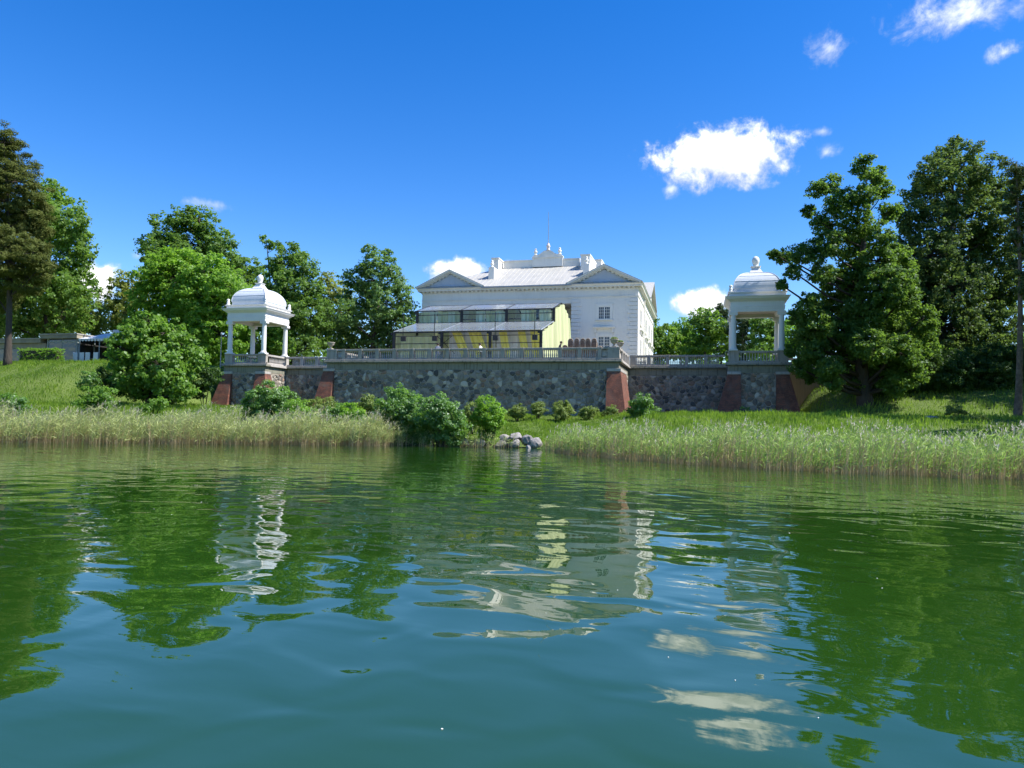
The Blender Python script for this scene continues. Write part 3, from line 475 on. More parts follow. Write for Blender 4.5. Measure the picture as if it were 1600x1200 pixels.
# ------------------------------------------------------------------ field-stone walls
STONE_COLS = [(.22, .195, .16), (.13, .12, .105), (.27, .24, .195), (.24, .16, .115), (.32, .285, .23), (.18, .165, .13), (.27, .19, .135), (.21, .185, .155), (.08, .078, .072), (.38, .34, .28), (.24, .215, .175), (.19, .16, .13)]
def voronoi_stones(w, h, size, rnd):
    pts = []
    ny = int(h / (size * .86)) + 3; nx = int(w / size) + 3
    for j in range(-1, ny):
        for i in range(-1, nx):
            pts.append(((i + .5 * (j % 2) + rnd.uniform(-.48, .48)) * size, (j + rnd.uniform(-.46, .46)) * size * .86))
    keep = [p for p in pts if rnd.random() > .30]
    P = np.array(keep); cells = []
    for i, (px, py) in enumerate(keep):
        if not (-.1 * size < px < w + .1 * size and -.1 * size < py < h + .1 * size): continue
        d = P - (px, py); dd = (d ** 2).sum(1); nb = np.argsort(dd)[1:28]
        poly = [(px - size * 1.5, py - size * 1.5), (px + size * 1.5, py - size * 1.5), (px + size * 1.5, py + size * 1.5), (px - size * 1.5, py + size * 1.5)]
        planes = [(d[k][0], d[k][1], (d[k][0] * (px + d[k][0] / 2) + d[k][1] * (py + d[k][1] / 2))) for k in nb]
        planes += [(1, 0, w), (-1, 0, 0), (0, 1, h), (0, -1, 0)]
        for a, b, c in planes:
            q = []
            for s_, (x, y) in enumerate(poly):
                x2, y2 = poly[(s_ + 1) % len(poly)]; v1 = a * x + b * y - c; v2 = a * x2 + b * y2 - c
                if v1 <= 0: q.append((x, y))
                if v1 * v2 < 0:
                    t = v1 / (v1 - v2); q.append((x + (x2 - x) * t, y + (y2 - y) * t))
            poly = q
            if len(poly) < 3: break
        if len(poly) < 3: continue
        # round the corners, leave a joint
        ch = []
        for s_, (x, y) in enumerate(poly):
            x2, y2 = poly[(s_ + 1) % len(poly)]
            ch += [(x * .72 + x2 * .28, y * .72 + y2 * .28), (x * .28 + x2 * .72, y * .28 + y2 * .72)]
        cx = sum(p[0] for p in ch) / len(ch); cy = sum(p[1] for p in ch) / len(ch)
        k = rnd.uniform(.88, .97)
        ch = [(cx + (x - cx) * k, cy + (y - cy) * k) for x, y in ch]
        ar = abs(sum(ch[q][0] * ch[(q + 1) % len(ch)][1] - ch[(q + 1) % len(ch)][0] * ch[q][1] for q in range(len(ch)))) / 2
        if ar > .006: cells.append((ar, (cx, cy), ch))
    return cells
def stone_face(parent, origin, udir, ndir, w, h, size, seed, singles):
    """stones on a wall face: origin = lower left corner, udir along, ndir outward"""
    rnd = random.Random(seed); cells = voronoi_stones(w, h, size, rnd); cells.sort(key=lambda c: -c[0])
    U, N, O = Vector(udir), Vector(ndir), Vector(origin)
    def geo(c):
        ar, (cx, cy), ch = c; n = len(ch); pr = rnd.uniform(.03, .085); V = []
        for k, dpt in ((1.0, -.02), (.97, pr * .55), (.72, pr)):
            for x, y in ch:
                V.append(O + U * (cx + (x - cx) * k) + Vector((0, 0, cy + (y - cy) * k)) + N * dpt)
        F = []
        for r in range(2):
            for i in range(n): F.append((r * n + i, r * n + (i + 1) % n, (r + 1) * n + (i + 1) % n, (r + 1) * n + i))
        F.append(tuple(range(2 * n, 3 * n)))
        col = Vector(rnd.choice(STONE_COLS)) * rnd.uniform(.85, 1.5); return V, F, col
    def emit(name, items):
        mb = MB(); tint = []
        for V, F, c in items: mb.add(V, F); tint += [tuple(c)] * len(V)
        me = bpy.data.meshes.new(name); me.from_pydata(mb.v, [], mb.f)
        a = me.attributes.new('tint', 'FLOAT_VECTOR', 'POINT'); a.data.foreach_set('vector', np.array(tint, np.float32).ravel())
        bm = bmesh.new(); bm.from_mesh(me); bmesh.ops.recalc_face_normals(bm, faces=bm.faces); bm.to_mesh(me); bm.free()
        me.materials.append(MATS['field_stone']); me.shade_smooth(); return link(name, me, parent)
    G_ = [geo(c) for c in cells]
    for q in G_[:singles]: emit('stone', [q])
    if len(G_) > singles: stuff(emit('small_stones', G_[singles:]))
def buttress(parent, x0, x1, y0, y1, sx0, sx1, sy, ztop=5.72, zbot=1.9):
    """brick corner pier, flared at the foot by sx0, sx1 (x sides) and sy (front)"""
    MB().frustum((x0 - sx0, x1 + sx1, y0 - sy, y1), zbot, (x0, x1, y0, y1), ztop).build('brick_buttress', 'brick', parent)
    MB().box(x0 - .03, x1 + .03, y0 - .03, y1, ztop + .002, ztop + .24).build('buttress_cap', 'concrete_pale', parent, bevel=.02)
CX = -19.65                                                          # axis of the terrace
FLOOR, RAIL = 6.70, 7.70
def retaining_wall(label, x0, x1, yf, yb, seed, singles, faces=('front',), z0=1.6):
    t = thing('retaining_wall', label, 'wall', ((x0 + x1) / 2, yf, z0), 'fieldstone walls of the terrace')
    off = Vector(t.location)
    def loc(o): o.location = -off; return o
    loc(MB().box(x0, x1, yf, yb, z0, 5.86).build('mortar_core', 'mortar', t))
    loc(MB().box(x0 - .02, x1 + .02, yf - .03, yb + .02, 5.862, 6.46).build('concrete_band', 'concrete_mossy', t, bevel=.03))
    n = max(1, int((x1 - x0) / 1.9)); dx = (x1 - x0 + .5) / n
    for k in range(n):                                               # coping slabs with open joints
        a = x0 - .25 + k * dx
        loc(MB().box(a + .006, a + dx - .006, yf - .26, yf + .55, 6.47, 6.60).build('coping_slab', 'concrete_mossy', t, bevel=.025))
        loc(MB().box(a + .01, a + dx - .01, yf - .16, yf + .5, 6.602, 6.745).build('coping_slab', 'concrete', t, bevel=.02))
    h = 5.86 - 1.9
    n0 = len(t.children)
    if 'front' in faces: stone_face(t, (x0, yf, 1.9), (1, 0, 0), (0, -1, 0), x1 - x0, h, .33, seed, singles)
    if 'right' in faces:
        stone_face(t, (x1, yf, 1.9), (0, 1, 0), (1, 0, 0), yb - yf, h, .33, seed + 1, max(10, singles // 4))
        L = yb - yf; m_ = max(1, int(L / 1.9))
        for k in range(m_):
            a = yf + .56 + k * (L - .56) / m_
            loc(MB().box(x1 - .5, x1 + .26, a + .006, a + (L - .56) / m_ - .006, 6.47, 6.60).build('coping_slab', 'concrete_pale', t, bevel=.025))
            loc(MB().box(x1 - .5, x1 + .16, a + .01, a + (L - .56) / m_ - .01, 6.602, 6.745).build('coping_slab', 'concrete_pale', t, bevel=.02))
    if 'left' in faces: stone_face(t, (x0, yb, 1.9), (0, -1, 0), (-1, 0, 0), yb - yf, h, .33, seed + 2, 10)
    for c in t.children:
        c.location = -off
    return t, off
# central bastion
tb, off = retaining_wall('long central fieldstone wall of the bastion below the marquee', -32.7, -6.6, 60.0, 67.35, 11, 150, ('front', 'right'))
buttress(tb, -7.55, -6.45, 59.88, 64.6, .0, .55, .85)
buttress(tb, -33.0, -31.95, 59.88, 60.9, .75, .0, .85)
for c in tb.children: c.location = -off
tl, off = retaining_wall('recessed fieldstone wall between left gazebo podium and bastion', -41.35, -32.75, 67.4, 69, 21, 40)
tr_, off = retaining_wall('recessed fieldstone wall between bastion and right gazebo podium', -6.55, 2.0, 67.4, 69, 31, 60)
def podium(label, x0, x1, seed, faces):
    t, off = retaining_wall(label, x0, x1, 63.72, 68.35, seed, 30, faces)
    t.name = 'gazebo_podium'; t['group'] = 'stone podiums of the gazebos'
    buttress(t, x0 - .06, x0 + .98, 63.6, 64.6, 1.05, .0, .8)
    buttress(t, x1 - .98, x1 + .06, 63.6, 64.6, .0, .95, .8)
    for c in t.children: c.location = -off
    return t
podium('fieldstone podium with brick corners under the left gazebo', -46.0, -41.4, 41, ('front', 'right'))
podium('fieldstone podium with brick corners under the right gazebo', 2.05, 6.75, 51, ('front', 'right', 'left'))
tw = thing('garden_wall', 'short ochre wall running right from the right gazebo into the trees', 'wall', (9.4, 68.2, 4))
MB().box(-2.55, 2.9, 0, .5, -2.2, 2.3).build('wall_body', 'ochre_wall', tw)
MB().box(-2.55, 3.0, -.12, .6, 2.302, 2.5).build('coping', 'concrete_pale', tw, bevel=.02)
# terrace floor
structure(MB().box(-32.3, -7.0, 60.5, 67.6, 6.4, FLOOR).build('terrace_floor', 'terrace_paving'))
structure(MB().box(-46, 6.7, 67.9, 84.4, 6.4, FLOOR - .004).build('terrace_floor', 'terrace_paving'))

# ------------------------------------------------------------------ balustrades
def baluster_mesh():
    mb = MB(); mb.box(-.075, .075, -.075, .075, 0, .05); mb.lathe([(.055, .05), (.07, .09), (.085, .17), (.062, .28), (.042, .40), (.06, .46), (.045, .49), (.062, .53)], 8); mb.box(-.07, .07, -.07, .07, .53, .57)
    return mb.mesh('baluster', 'concrete_pale')
BAL = baluster_mesh()
def balustrade(label, p0, axis, length, bays, nb=7, end_ped=(True, True), mat='concrete', wide=.5):
    """from p0 along axis ('x' or 'y'); baluster rail between pedestals"""
    t = thing('balustrade', label, 'balustrade', p0, 'balustrades of the terrace', 0 if axis == 'x' else math.pi / 2)
    MB().box(0, length, -.15, .15, 0, .13).build('base_course', mat, t, bevel=.015)
    MB().box(0, length, -.17, .17, .77, .95).build('top_rail', mat, t, bevel=.025)
    bw = length / bays
    for i in range(bays + 1):
        if (i == 0 and not end_ped[0]) or (i == bays and not end_ped[1]): continue
        w = .34 if 0 < i < bays else wide
        c = min(max(i * bw, w / 2), length - w / 2)
        MB().box(c - w / 2, c + w / 2, -.19, .19, .003, .768).build('pedestal', mat, t, bevel=.015)
        MB().box(c - w / 2 - .03, c + w / 2 + .03, -.205, .205, .772, .962).build('pedestal_cap', mat, t, bevel=.02)
    for i in range(bays):
        a, b = i * bw + .20, (i + 1) * bw - .20
        if i == 0: a = wide + .04
        if i == bays - 1: b = length - wide - .04
        for k in range(nb):
            o = link('baluster', BAL, t, (a + (b - a) * (k + .5) / nb, 0, .131)); o.scale = (.74, .74, 1.115)
    return t
Z0 = 6.748
balustrade('long front balustrade of the central bastion before the marquee', (-32.75, 60.12, Z0), 'x', 26.2, 16, 7, wide=1.0)
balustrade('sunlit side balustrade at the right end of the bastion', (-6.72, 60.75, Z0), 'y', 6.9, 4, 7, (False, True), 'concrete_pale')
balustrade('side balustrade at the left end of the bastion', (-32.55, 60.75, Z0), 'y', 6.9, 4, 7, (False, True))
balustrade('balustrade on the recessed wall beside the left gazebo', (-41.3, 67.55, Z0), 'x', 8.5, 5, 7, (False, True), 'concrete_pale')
balustrade('balustrade on the recessed wall beside the right gazebo', (-6.4, 67.55, Z0), 'x', 8.3, 5, 7, (True, False))
balustrade('front balustrade under the left gazebo columns', (-46.0, 63.95, Z0), 'x', 4.6, 1, 13, wide=.85)
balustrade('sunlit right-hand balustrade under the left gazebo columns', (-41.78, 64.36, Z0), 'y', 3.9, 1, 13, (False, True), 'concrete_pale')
balustrade('front balustrade under the right gazebo columns', (2.05, 63.95, Z0), 'x', 4.7, 1, 13, wide=.85)
balustrade('left-hand balustrade under the right gazebo columns', (2.45, 64.36, Z0), 'y', 3.9, 1, 13, (False, True))
balustrade('right-hand balustrade under the right gazebo columns', (6.35, 64.36, Z0), 'y', 3.9, 1, 13, (False, True))
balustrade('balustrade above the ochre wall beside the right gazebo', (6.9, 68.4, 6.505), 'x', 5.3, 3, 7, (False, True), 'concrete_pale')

# ------------------------------------------------------------------ gazebos
def gazebo(label, cx, cy):
    t = thing('gazebo', label, 'gazebo', (cx, cy, 7.712), 'white domed gazebos at the terrace ends')
    z = lambda q: q - 7.712
    for sx in (-1, 1):
        for sy in (-1, 1):
            c = MB().lathe([(.21, .2), (.235, .3), (.235, 1.2), (.205, 2.9), (.215, 2.95)], 20, (1.9 * sx, 1.9 * sy, 0)).build('column', 'gazebo_white', t, True)
            b = MB().box(1.9 * sx - .34, 1.9 * sx + .34, 1.9 * sy - .34, 1.9 * sy + .34, 0, .1)
            b.lathe([(.32, .1), (.33, .15), (.26, .2), (.28, .26), (.23, .3)], 20, (1.9 * sx, 1.9 * sy, 0)); b.build('column_base', 'gazebo_white', c)
            k = MB()
            for q in (-1, 1):
                k.tube([(1.9 * sx + q * .27, 1.9 * sy - .25, 3.05), (1.9 * sx + q * .27, 1.9 * sy + .25, 3.05)], .095, 10)
            k.box(1.9 * sx - .25, 1.9 * sx + .25, 1.9 * sy - .235, 1.9 * sy + .235, 2.96, 3.14)
            k.box(1.9 * sx - .33, 1.9 * sx + .33, 1.9 * sy - .29, 1.9 * sy + .29, 3.142, 3.24); k.build('capital', 'gazebo_white', c)
    def ring(h, w, za, zb, nm, mat='gazebo_white'):
        m_ = MB()
        m_.box(-h, h, -h, -h + w, z(za), z(zb)); m_.box(-h, h, h - w, h, z(za), z(zb))
        m_.box(-h, -h + w, -h + w, h - w, z(za), z(zb)); m_.box(h - w, h, -h + w, h - w, z(za), z(zb))
        return m_.build(nm, mat, t)
    ring(2.12, .44, 10.955, 11.14, 'architrave'); ring(2.15, .5, 11.142, 11.34, 'architrave'); ring(2.18, .5, 11.342, 11.40, 'moulding')
    ring(2.13, .46, 11.402, 11.78, 'frieze')
    MB().box(-1.66, 1.66, -1.66, 1.66, z(11.25), z(11.3)).build('ceiling', 'loggia_beige', t)
    m_ = MB()
    for a, b, za, zb in ((2.18, 2.22, 11.782, 11.85), (2.24, 2.42, 11.852, 12.0), (2.46, 2.5, 12.002, 12.1), (2.52, 2.58, 12.102, 12.2)):
        m_.frustum((-a, a, -a, a), z(za), (-b, b, -b, b), z(zb))
    m_.build('cornice', 'gazebo_white', t)
    MB().frustum((-2.22, 2.22, -2.22, 2.22), z(12.202), (-2.22, 2.22, -2.22, 2.22), z(12.46)).frustum((-2.3, 2.3, -2.3, 2.3), z(12.462), (-2.36, 2.36, -2.36, 2.36), z(12.56)).build('attic', 'gazebo_white', t)
    prof = [(1.95, 12.562), (1.95, 12.64), (1.86, 12.66), (1.86, 12.92), (1.90, 12.93), (1.90, 13.0)]
    for k in range(1, 13):
        a = k / 12 * math.pi / 2; prof.append((.46 + 1.44 * math.cos(a), 13.0 + 1.46 * math.sin(a)))
    d = MB().lathe([(r, z(q)) for r, q in prof], 4).build('dome', 'dome_metal', t)
    s_ = MB()
    for k in range(4):
        a = math.pi / 4 + k * math.pi / 2
        s_.tube([(r * math.sqrt(2) * math.cos(a), r * math.sqrt(2) * math.sin(a), z(q) + .01) for r, q in prof[5:]], .035, 6)
    s_.build('hip_rib', 'dome_metal', d)
    bands = MB()
    for i in (8, 11, 14):
        r, q = prof[i]; bands.lathe([(r + .012, z(q) - .015), (r + .03, z(q)), (r + .005, z(q) + .02)], 4)
    bands.build('sheet_seam', 'dome_metal', d)
    f_ = MB().frustum((-.62, .62, -.62, .62), z(14.42), (-.62, .62, -.62, .62), z(14.5)).frustum((-.56, .56, -.56, .56), z(14.5), (-.27, .27, -.27, .27), z(14.98))
    f_.frustum((-.3, .3, -.3, .3), z(14.98), (-.42, .42, -.42, .42), z(15.08)).build('finial_base', 'gazebo_white', t)
    MB().lathe([(.3, z(15.082)), (.22, z(15.14)), (.2, z(15.2)), (.25, z(15.32)), (.30, z(15.5)), (.31, z(15.64)), (.28, z(15.8)), (.19, z(15.92)), (.07, z(15.99)), (.01, z(16.0))], 16).build('finial', 'gazebo_white', t, True)
    for sx in (-1, 1):
        for sy in (-1, 1):
            MB().lathe([(.2, z(12.562)), (.2, z(12.66)), (.12, z(12.7)), (.17, z(12.82)), (.12, z(12.93)), (.1, z(12.96)), (.15, z(13.06)), (.13, z(13.16)), (.02, z(13.21))], 12, (2.12 * sx, 2.12 * sy, 0)).build('corner_finial', 'gazebo_white', t, True)
    return t
gazebo('white domed gazebo on the left end of the terrace', -43.7, 65.85)
gazebo('white domed gazebo on the right end, half behind the oak', 4.33, 65.85)

# ------------------------------------------------------------------ palace
def palace():
    t = thing('palace', 'white neoclassical palace with twin pediments and pale metal roof', 'palace', (-20.3, 84.5, 6.6))
    def add(mb, name, mat, parent=t, **k):
        mb.v = [(x + 20.3, y - 84.5, z - 6.6) for x, y, z in mb.v]
        return mb.build(name, mat, parent, **k)
    XL, XR, YF, YB = -33.4, -7.2, 84.5, 111.0
    WL, WR = -25.75, -14.85
    add(MB().box(XL, WL, YF, YB, 6.5, 15.9), 'wall', 'render_white')
    add(MB().box(WR, XR, YF, YB, 6.5, 15.9), 'wall', 'render_white')
    add(MB().box(WL, WR, 88.0, YB, 6.5, 15.9), 'wall', 'render_white')
    add(MB().box(WL, WR, YF + .05, 87.99, 15.35, 15.9), 'portico_beam', 'render_white')
    for k in range(17):                                              # banded courses behind the portico
        z = 6.75 + k * .5
        add(MB().box(WL + .003, WR - .003, 87.93, 87.998, z, z + .43), 'wall_course', 'render_white')
    for x in (-24.2, -21.9, -18.7, -16.4):
        add(MB().lathe([(.5, 6.6), (.5, 6.8), (.42, 6.9), (.42, 9), (.36, 14.8), (.45, 14.9), (.5, 15.34)], 16, (x, 85.3, 0)), 'portico_column', 'trim_white', smooth=True)
    # entablature
    def slab(p, z0, z1, name, mat): return add(MB().box(XL - p, XR + p, YF - p, YB + p, z0, z1), name, mat)
    slab(.03, 15.902, 16.02, 'architrave', 'trim_white'); slab(.09, 16.022, 16.10, 'architrave', 'trim_white')
    slab(.015, 16.102, 16.88, 'frieze', 'render_white')
    slab(.10, 16.882, 16.97, 'moulding', 'trim_white')
    d = MB(); x = XL + .1
    while x < XR - .2:
        d.box(x, x + .26, YF - .30, YF - .10, 16.975, 17.13); x += .52
    y = YF + .2
    while y < YB - .2:
        d.box(XR + .10, XR + .30, y, y + .26, 16.975, 17.13); y += .52
    stuff(add(d, 'dentils', 'trim_white'))
    slab(.03, 16.972, 17.13, 'moulding', 'trim_white'); slab(.46, 17.132, 17.24, 'cornice', 'trim_white')
    add(MB().frustum((XL - .44, XR + .44, YF - .44, YB + .44), 17.242, (XL - .62, XR + .62, YF - .62, YB + .62), 17.46), 'cornice', 'trim_white')
    # hipped roof
    EX0, EX1, EY0, EY1, ZE = XL - .64, XR + .64, YF - .64, YB + .64, 17.462
    TX0, TX1, TY0, TY1, ZT = -25.6, -15.0, 92.3, 103.2, 21.4
    roof = add(MB().frustum((EX0, EX1, EY0, EY1), ZE, (TX0, TX1, TY0, TY1), ZT), 'roof', 'roof_metal')
    L = (ZT - ZE) / (TY0 - EY0); xw = .62; k = 0; x = EX0
    while x < EX1 - .1:                                              # front roof sheets, each with a raised seam
        x1 = min(x + xw, EX1)
        def top(q):
            if q < TX0: f_ = (q - EX0) / (TX0 - EX0)
            elif q > TX1: f_ = (EX1 - q) / (EX1 - TX1)
            else: f_ = 1
            return (q, EY0 + (TY0 - EY0) * f_, ZE + (ZT - ZE) * f_)
        t0, t1 = top(x + .012), top(x1 - .012); jz = .006 * (k % 3)
        vs = []
        for (xa, tp) in ((x + .012, t0), (x1 - .012, t1)):
            for dz in (.005, .045 + jz):
                vs += [(xa, EY0 - .02, ZE + dz), (tp[0], tp[1], tp[2] + dz)]
        mb = MB().add(vs, [(0, 1, 3, 2), (4, 6, 7, 5), (2, 3, 7, 6), (0, 4, 5, 1), (0, 2, 6, 4), (1, 5, 7, 3)])
        if x > EX0 + .3: mb.tube([(x, EY0 - .02, ZE + .06), (x, top(x)[1], top(x)[2] + .06)], .035, 5)
        add(mb, 'roof_sheet', 'roof_metal', roof); x = x1; k += 1
    add(MB().box(-25.7, -14.8, EY0 - .09, EY0 + .06, ZE - .12, ZE + .03), 'gutter', 'cap_metal', roof)
    # pediments of the two wings
    def pediment(c, half, apex):
        y0 = YF - .66
        p = add(MB().prism([(c - half + .7, 17.465), (c + half - .7, 17.465), (c, apex - .32)], 'y', YF - .1, YF + .3), 'pediment', 'tympanum_grey')
        s = (apex - 17.465) / half
        for q in (-1, 1):
            for (th0, th1, ya) in ((0, .16, y0 - .05), (.162, .30, y0 + .08), (.302, .42, y0 + .3)):
                P = [(c + q * half, 17.47 - th0 + .14), (c, apex - th0 + .14), (c, apex - th1 + .14), (c + q * (half - th1 * 1.2), 17.47)]
                if th0 > 0: P = [(c + q * (half - th0 * 1.6), 17.47), (c, apex - th0 + .14), (c, apex - th1 + .14), (c + q * (half - th1 * 1.6), 17.47)]
                add(MB().prism(P, 'y', ya, YF + .3), 'raking_cornice', 'trim_white', p)
            m_ = MB()
            for k in range(1, 9):
                x = c + q * half * (k / 9.3); zz = apex - .34 - abs(x - c) * s
                m_.box(x - .12, x + .12, YF - .32, YF - .1, zz - .06, zz + .12)
            stuff(add(m_, 'modillions', 'trim_white', p))
        yb = 92.5
        vs = [(c - half - .04, y0 - .08, 17.62), (c, y0 - .08, apex + .17), (c + half + .04, y0 - .08, 17.62), (c - half - .04, yb, 17.62), (c, yb, apex + .17), (c + half + .04, yb, 17.62)]
        vs += [(x, y, z - .05) for x, y, z in vs]
        add(MB().add(vs, [(0, 1, 4, 3), (1, 2, 5, 4), (6, 9, 10, 7), (7, 10, 11, 8), (0, 6, 7, 1), (1, 7, 8, 2), (0, 3, 9, 6), (2, 8, 11, 5), (3, 4, 10, 9), (4, 5, 11, 10)]), 'pediment_roof', 'roof_metal', p)
        add(MB().prism([(c - half + .1, 17.5), (c + half - .1, 17.5), (c, apex + .1)], 'y', YF + .31, yb - .05), 'gable_body', 'render_white', p)
    pediment(-11.05, 4.36, 19.55); pediment(-29.75, 4.36, 19.55)
    # gable on the sunlit side
    sp = add(MB().prism([(95.3, 17.465), (107.6, 17.465), (101.5, 20.5)], 'x', -14, XR + .2), 'side_gable', 'trim_white')
    vs = [(-14, 95.0, 17.6), (-14, 101.5, 20.75), (-14, 108.0, 17.6), (XR + .75, 95.0, 17.6), (XR + .75, 101.5, 20.75), (XR + .75, 108.0, 17.6)]
    vs += [(x, y, z - .18) for x, y, z in vs]
    add(MB().add(vs, [(0, 1, 4, 3), (1, 2, 5, 4), (6, 9, 10, 7), (7, 10, 11, 8), (0, 6, 7, 1), (1, 7, 8, 2), (0, 3, 9, 6), (2, 8, 11, 5), (3, 4, 10, 9), (4, 5, 11, 10)]), 'gable_roof', 'roof_metal', sp)
    # roof-top parapet with ornament
    pr = add(MB().box(-25.2, -15.2, 92.05, 92.45, 21.2, 22.2), 'parapet', 'trim_white')
    add(MB().box(-25.2, -15.2, 91.97, 92.5, 22.202, 22.36), 'parapet_cap', 'trim_white', pr)
    c = -19.35
    outl = [(-1.95, 21.35), (1.95, 21.35), (1.95, 22.75), (1.75, 22.9), (1.3, 22.92), (.95, 23.05), (.65, 23.3), (.35, 23.45), (-.35, 23.45), (-.65, 23.3), (-.95, 23.05), (-1.3, 22.92), (-1.75, 22.9), (-1.95, 22.75)]
    orn = add(MB().prism([(c + x, z) for x, z in outl], 'y', 91.8, 92.2), 'roof_ornament', 'trim_white')
    add(MB().prism([(c + x, z) for x, z in [(-2.05, 22.5), (2.05, 22.5), (2.05, 22.62), (-2.05, 22.62)]], 'y', 91.7, 92.25), 'ornament_moulding', 'trim_white', orn)
    urn = [(.26, 0), (.26, .12), (.14, .2), (.12, .26), (.24, .4), (.26, .55), (.16, .66), (.1, .7), (.17, .8), (.15, .92), (.03, 1.0)]
    for dx, z, s_ in ((-1.6, 22.86, .95), (1.55, 22.86, .95)):
        add(MB().lathe([(r * s_, h * s_) for r, h in urn], 12, (c + dx, 92, z)), 'roof_urn', 'trim_white', smooth=True)
    add(MB().lathe([(.3, 0), (.22, .15), (.2, .45), (.28, .55), (.22, .75), (.12, .85), (.16, .95), (.03, 1.05)], 12, (c + .05, 92, 23.42)), 'crest_figure', 'ornament_pink', smooth=True)
    add(MB().tube([(c + .05, 92, 24.4), (c + .05, 92, 26.2), (c, 92, 28.5)], [.045, .035, .022], 6), 'lightning_rod', 'grey_metal')
    for x0, x1, y0, y1, zt in ((-26.3, -25.4, 90.2, 95.5, 22.4), (-14.75, -13.62, 90.0, 95.5, 22.35), (-14.4, -13.15, 97.0, 102.5, 23.2)):
        ch = add(MB().box(x0, x1, y0, y1, 18.5, zt - .16), 'chimney', 'trim_white')
        add(MB().box(x0 - .07, x1 + .07, y0 - .07, y1 + .07, zt - .158, zt), 'chimney_cap', 'trim_white', ch)
    for x in (-25.4, -13.6):
        ch = add(MB().box(x - .36, x + .36, 87.0, 89.2, 18.2, 20.5), 'roof_pedestal', 'trim_white')
        add(MB().lathe([(r * .95, h * .95) for r, h in urn], 12, (x, 87.35, 20.5)), 'roof_urn', 'trim_white', ch, smooth=True)
    # quoins on the right wing and at the left corner
    z = 6.75
    k = 0
    while z < 15.7:
        w = 1.15 if k % 2 == 0 else .9
        for (x0, x1) in ((WR, WR + w), (XR - w, XR + .042)):
            add(MB().box(x0 + (-.04 if x0 == WR else 0), x1, YF - .075, YF + .2, z, z + .40), 'quoin', 'render_white', bevel=.025)
        add(MB().box(XL - .042, XL + w, YF - .075, YF + .2, z, z + .40), 'quoin', 'render_white', bevel=.025)
        z += .455; k += 1
    # windows
    def window(x, z0, w, h, hood, side=False, sy=0):
        T = (lambda a, b, c_: (a, b, c_)) if not side else None
        def box(mb, a0, a1, n0, n1, z0_, z1_):
            # a along the wall, n outwards
            if not side: return mb.box(a0, a1, YF - n1, YF - n0, z0_, z1_)
            return mb.box(XR + n0, XR + n1, a0, a1, z0_, z1_)
        hw = w / 2
        m_ = MB()
        box(m_, x - hw - .26, x - hw, -.05, .08, z0 - .1, z0 + h + .24); box(m_, x + hw, x + hw + .26, -.05, .08, z0 - .1, z0 + h + .24)
        box(m_, x - hw, x + hw, -.05, .08, z0 + h, z0 + h + .24)
        box(m_, x - hw - .40, x + hw + .40, -.05, .07, z0 + h + .242, z0 + h + .34)
        wd = add(m_, 'window', 'trim_white')
        add(box(MB(), x - hw - .32, x + hw + .32, -.05, .16, z0 - .20, z0 - .102), 'window_sill', 'trim_white', wd)
        add(box(MB(), x - hw, x + hw, -.03, .005, z0 - .1, z0 + h), 'glass', 'window_glass', wd)
        f_ = MB()
        box(f_, x - hw, x - hw + .07, .007, .05, z0 - .1, z0 + h); box(f_, x + hw - .07, x + hw, .007, .05, z0 - .1, z0 + h)
        box(f_, x - .06, x + .06, .007, .055, z0 - .1, z0 + h)
        for zz in (z0 - .1, z0 + h - .08): box(f_, x - hw + .07, x - .06, .007, .05, zz, zz + .08); box(f_, x + .06, x + hw - .07, .007, .05, zz, zz + .08)
        add(f_, 'casement', 'trim_white', wd)
        b_ = MB()
        rows = int(round(h / .34))
        for sgn in (-1, 1):
            xa, xb = (x - hw + .07, x - .06) if sgn < 0 else (x + .06, x + hw - .07)
            for q in (1, 2): xx = xa + (xb - xa) * q / 3; box(b_, xx - .016, xx + .016, .009, .04, z0 - .02, z0 + h - .08)
            for q in range(1, rows): zz = z0 + h * q / rows - .04; box(b_, xa, xb, .009, .037, zz - .016, zz + .016)
        add(b_, 'glazing_bars', 'trim_white', wd)
        if hood:
            hd = add(box(MB(), x - hw - .55, x + hw + .55, 0, .34, z0 + h + .98, z0 + h + 1.08), 'hood', 'trim_white', wd)
            add(box(MB(), x - hw - .45, x + hw + .45, 0, .22, z0 + h + .86, z0 + h + .978), 'hood_moulding', 'trim_white', wd)
            for q in (-1, 1): add(box(MB(), x + q * (hw + .3) - .1, x + q * (hw + .3) + .1, 0, .2, z0 + h + .42, z0 + h + .858), 'hood_bracket', 'trim_white', wd)
    for wx in (-11.02, -29.7):
        window(wx, 13.5, 1.38, 1.4, False); window(wx, 9.0, 1.38, 2.45, True)
    for y in (88.2, 96.4, 102.2, 107.4):
        window(y, 13.2, 1.7, 1.75, False, True); window(y, 9.0, 1.7, 2.4, True, True)
    dp = add(MB().tube([(XR + .12, 92.6, 6.7), (XR + .12, 92.6, 16.9)], .09, 8), 'downpipe', 'render_white')
    # tall windows in the portico wall
    for x in (-23.0, -20.3, -17.55, -15.5):
        wd = add(MB().box(x - .62, x + .62, 87.80, 87.925, 11.0, 14.2), 'portico_window', 'trim_white')
        add(MB().box(x - .5, x + .5, 87.77, 87.798, 11.15, 14.05), 'glass', 'window_glass', wd)
    return t
palace()
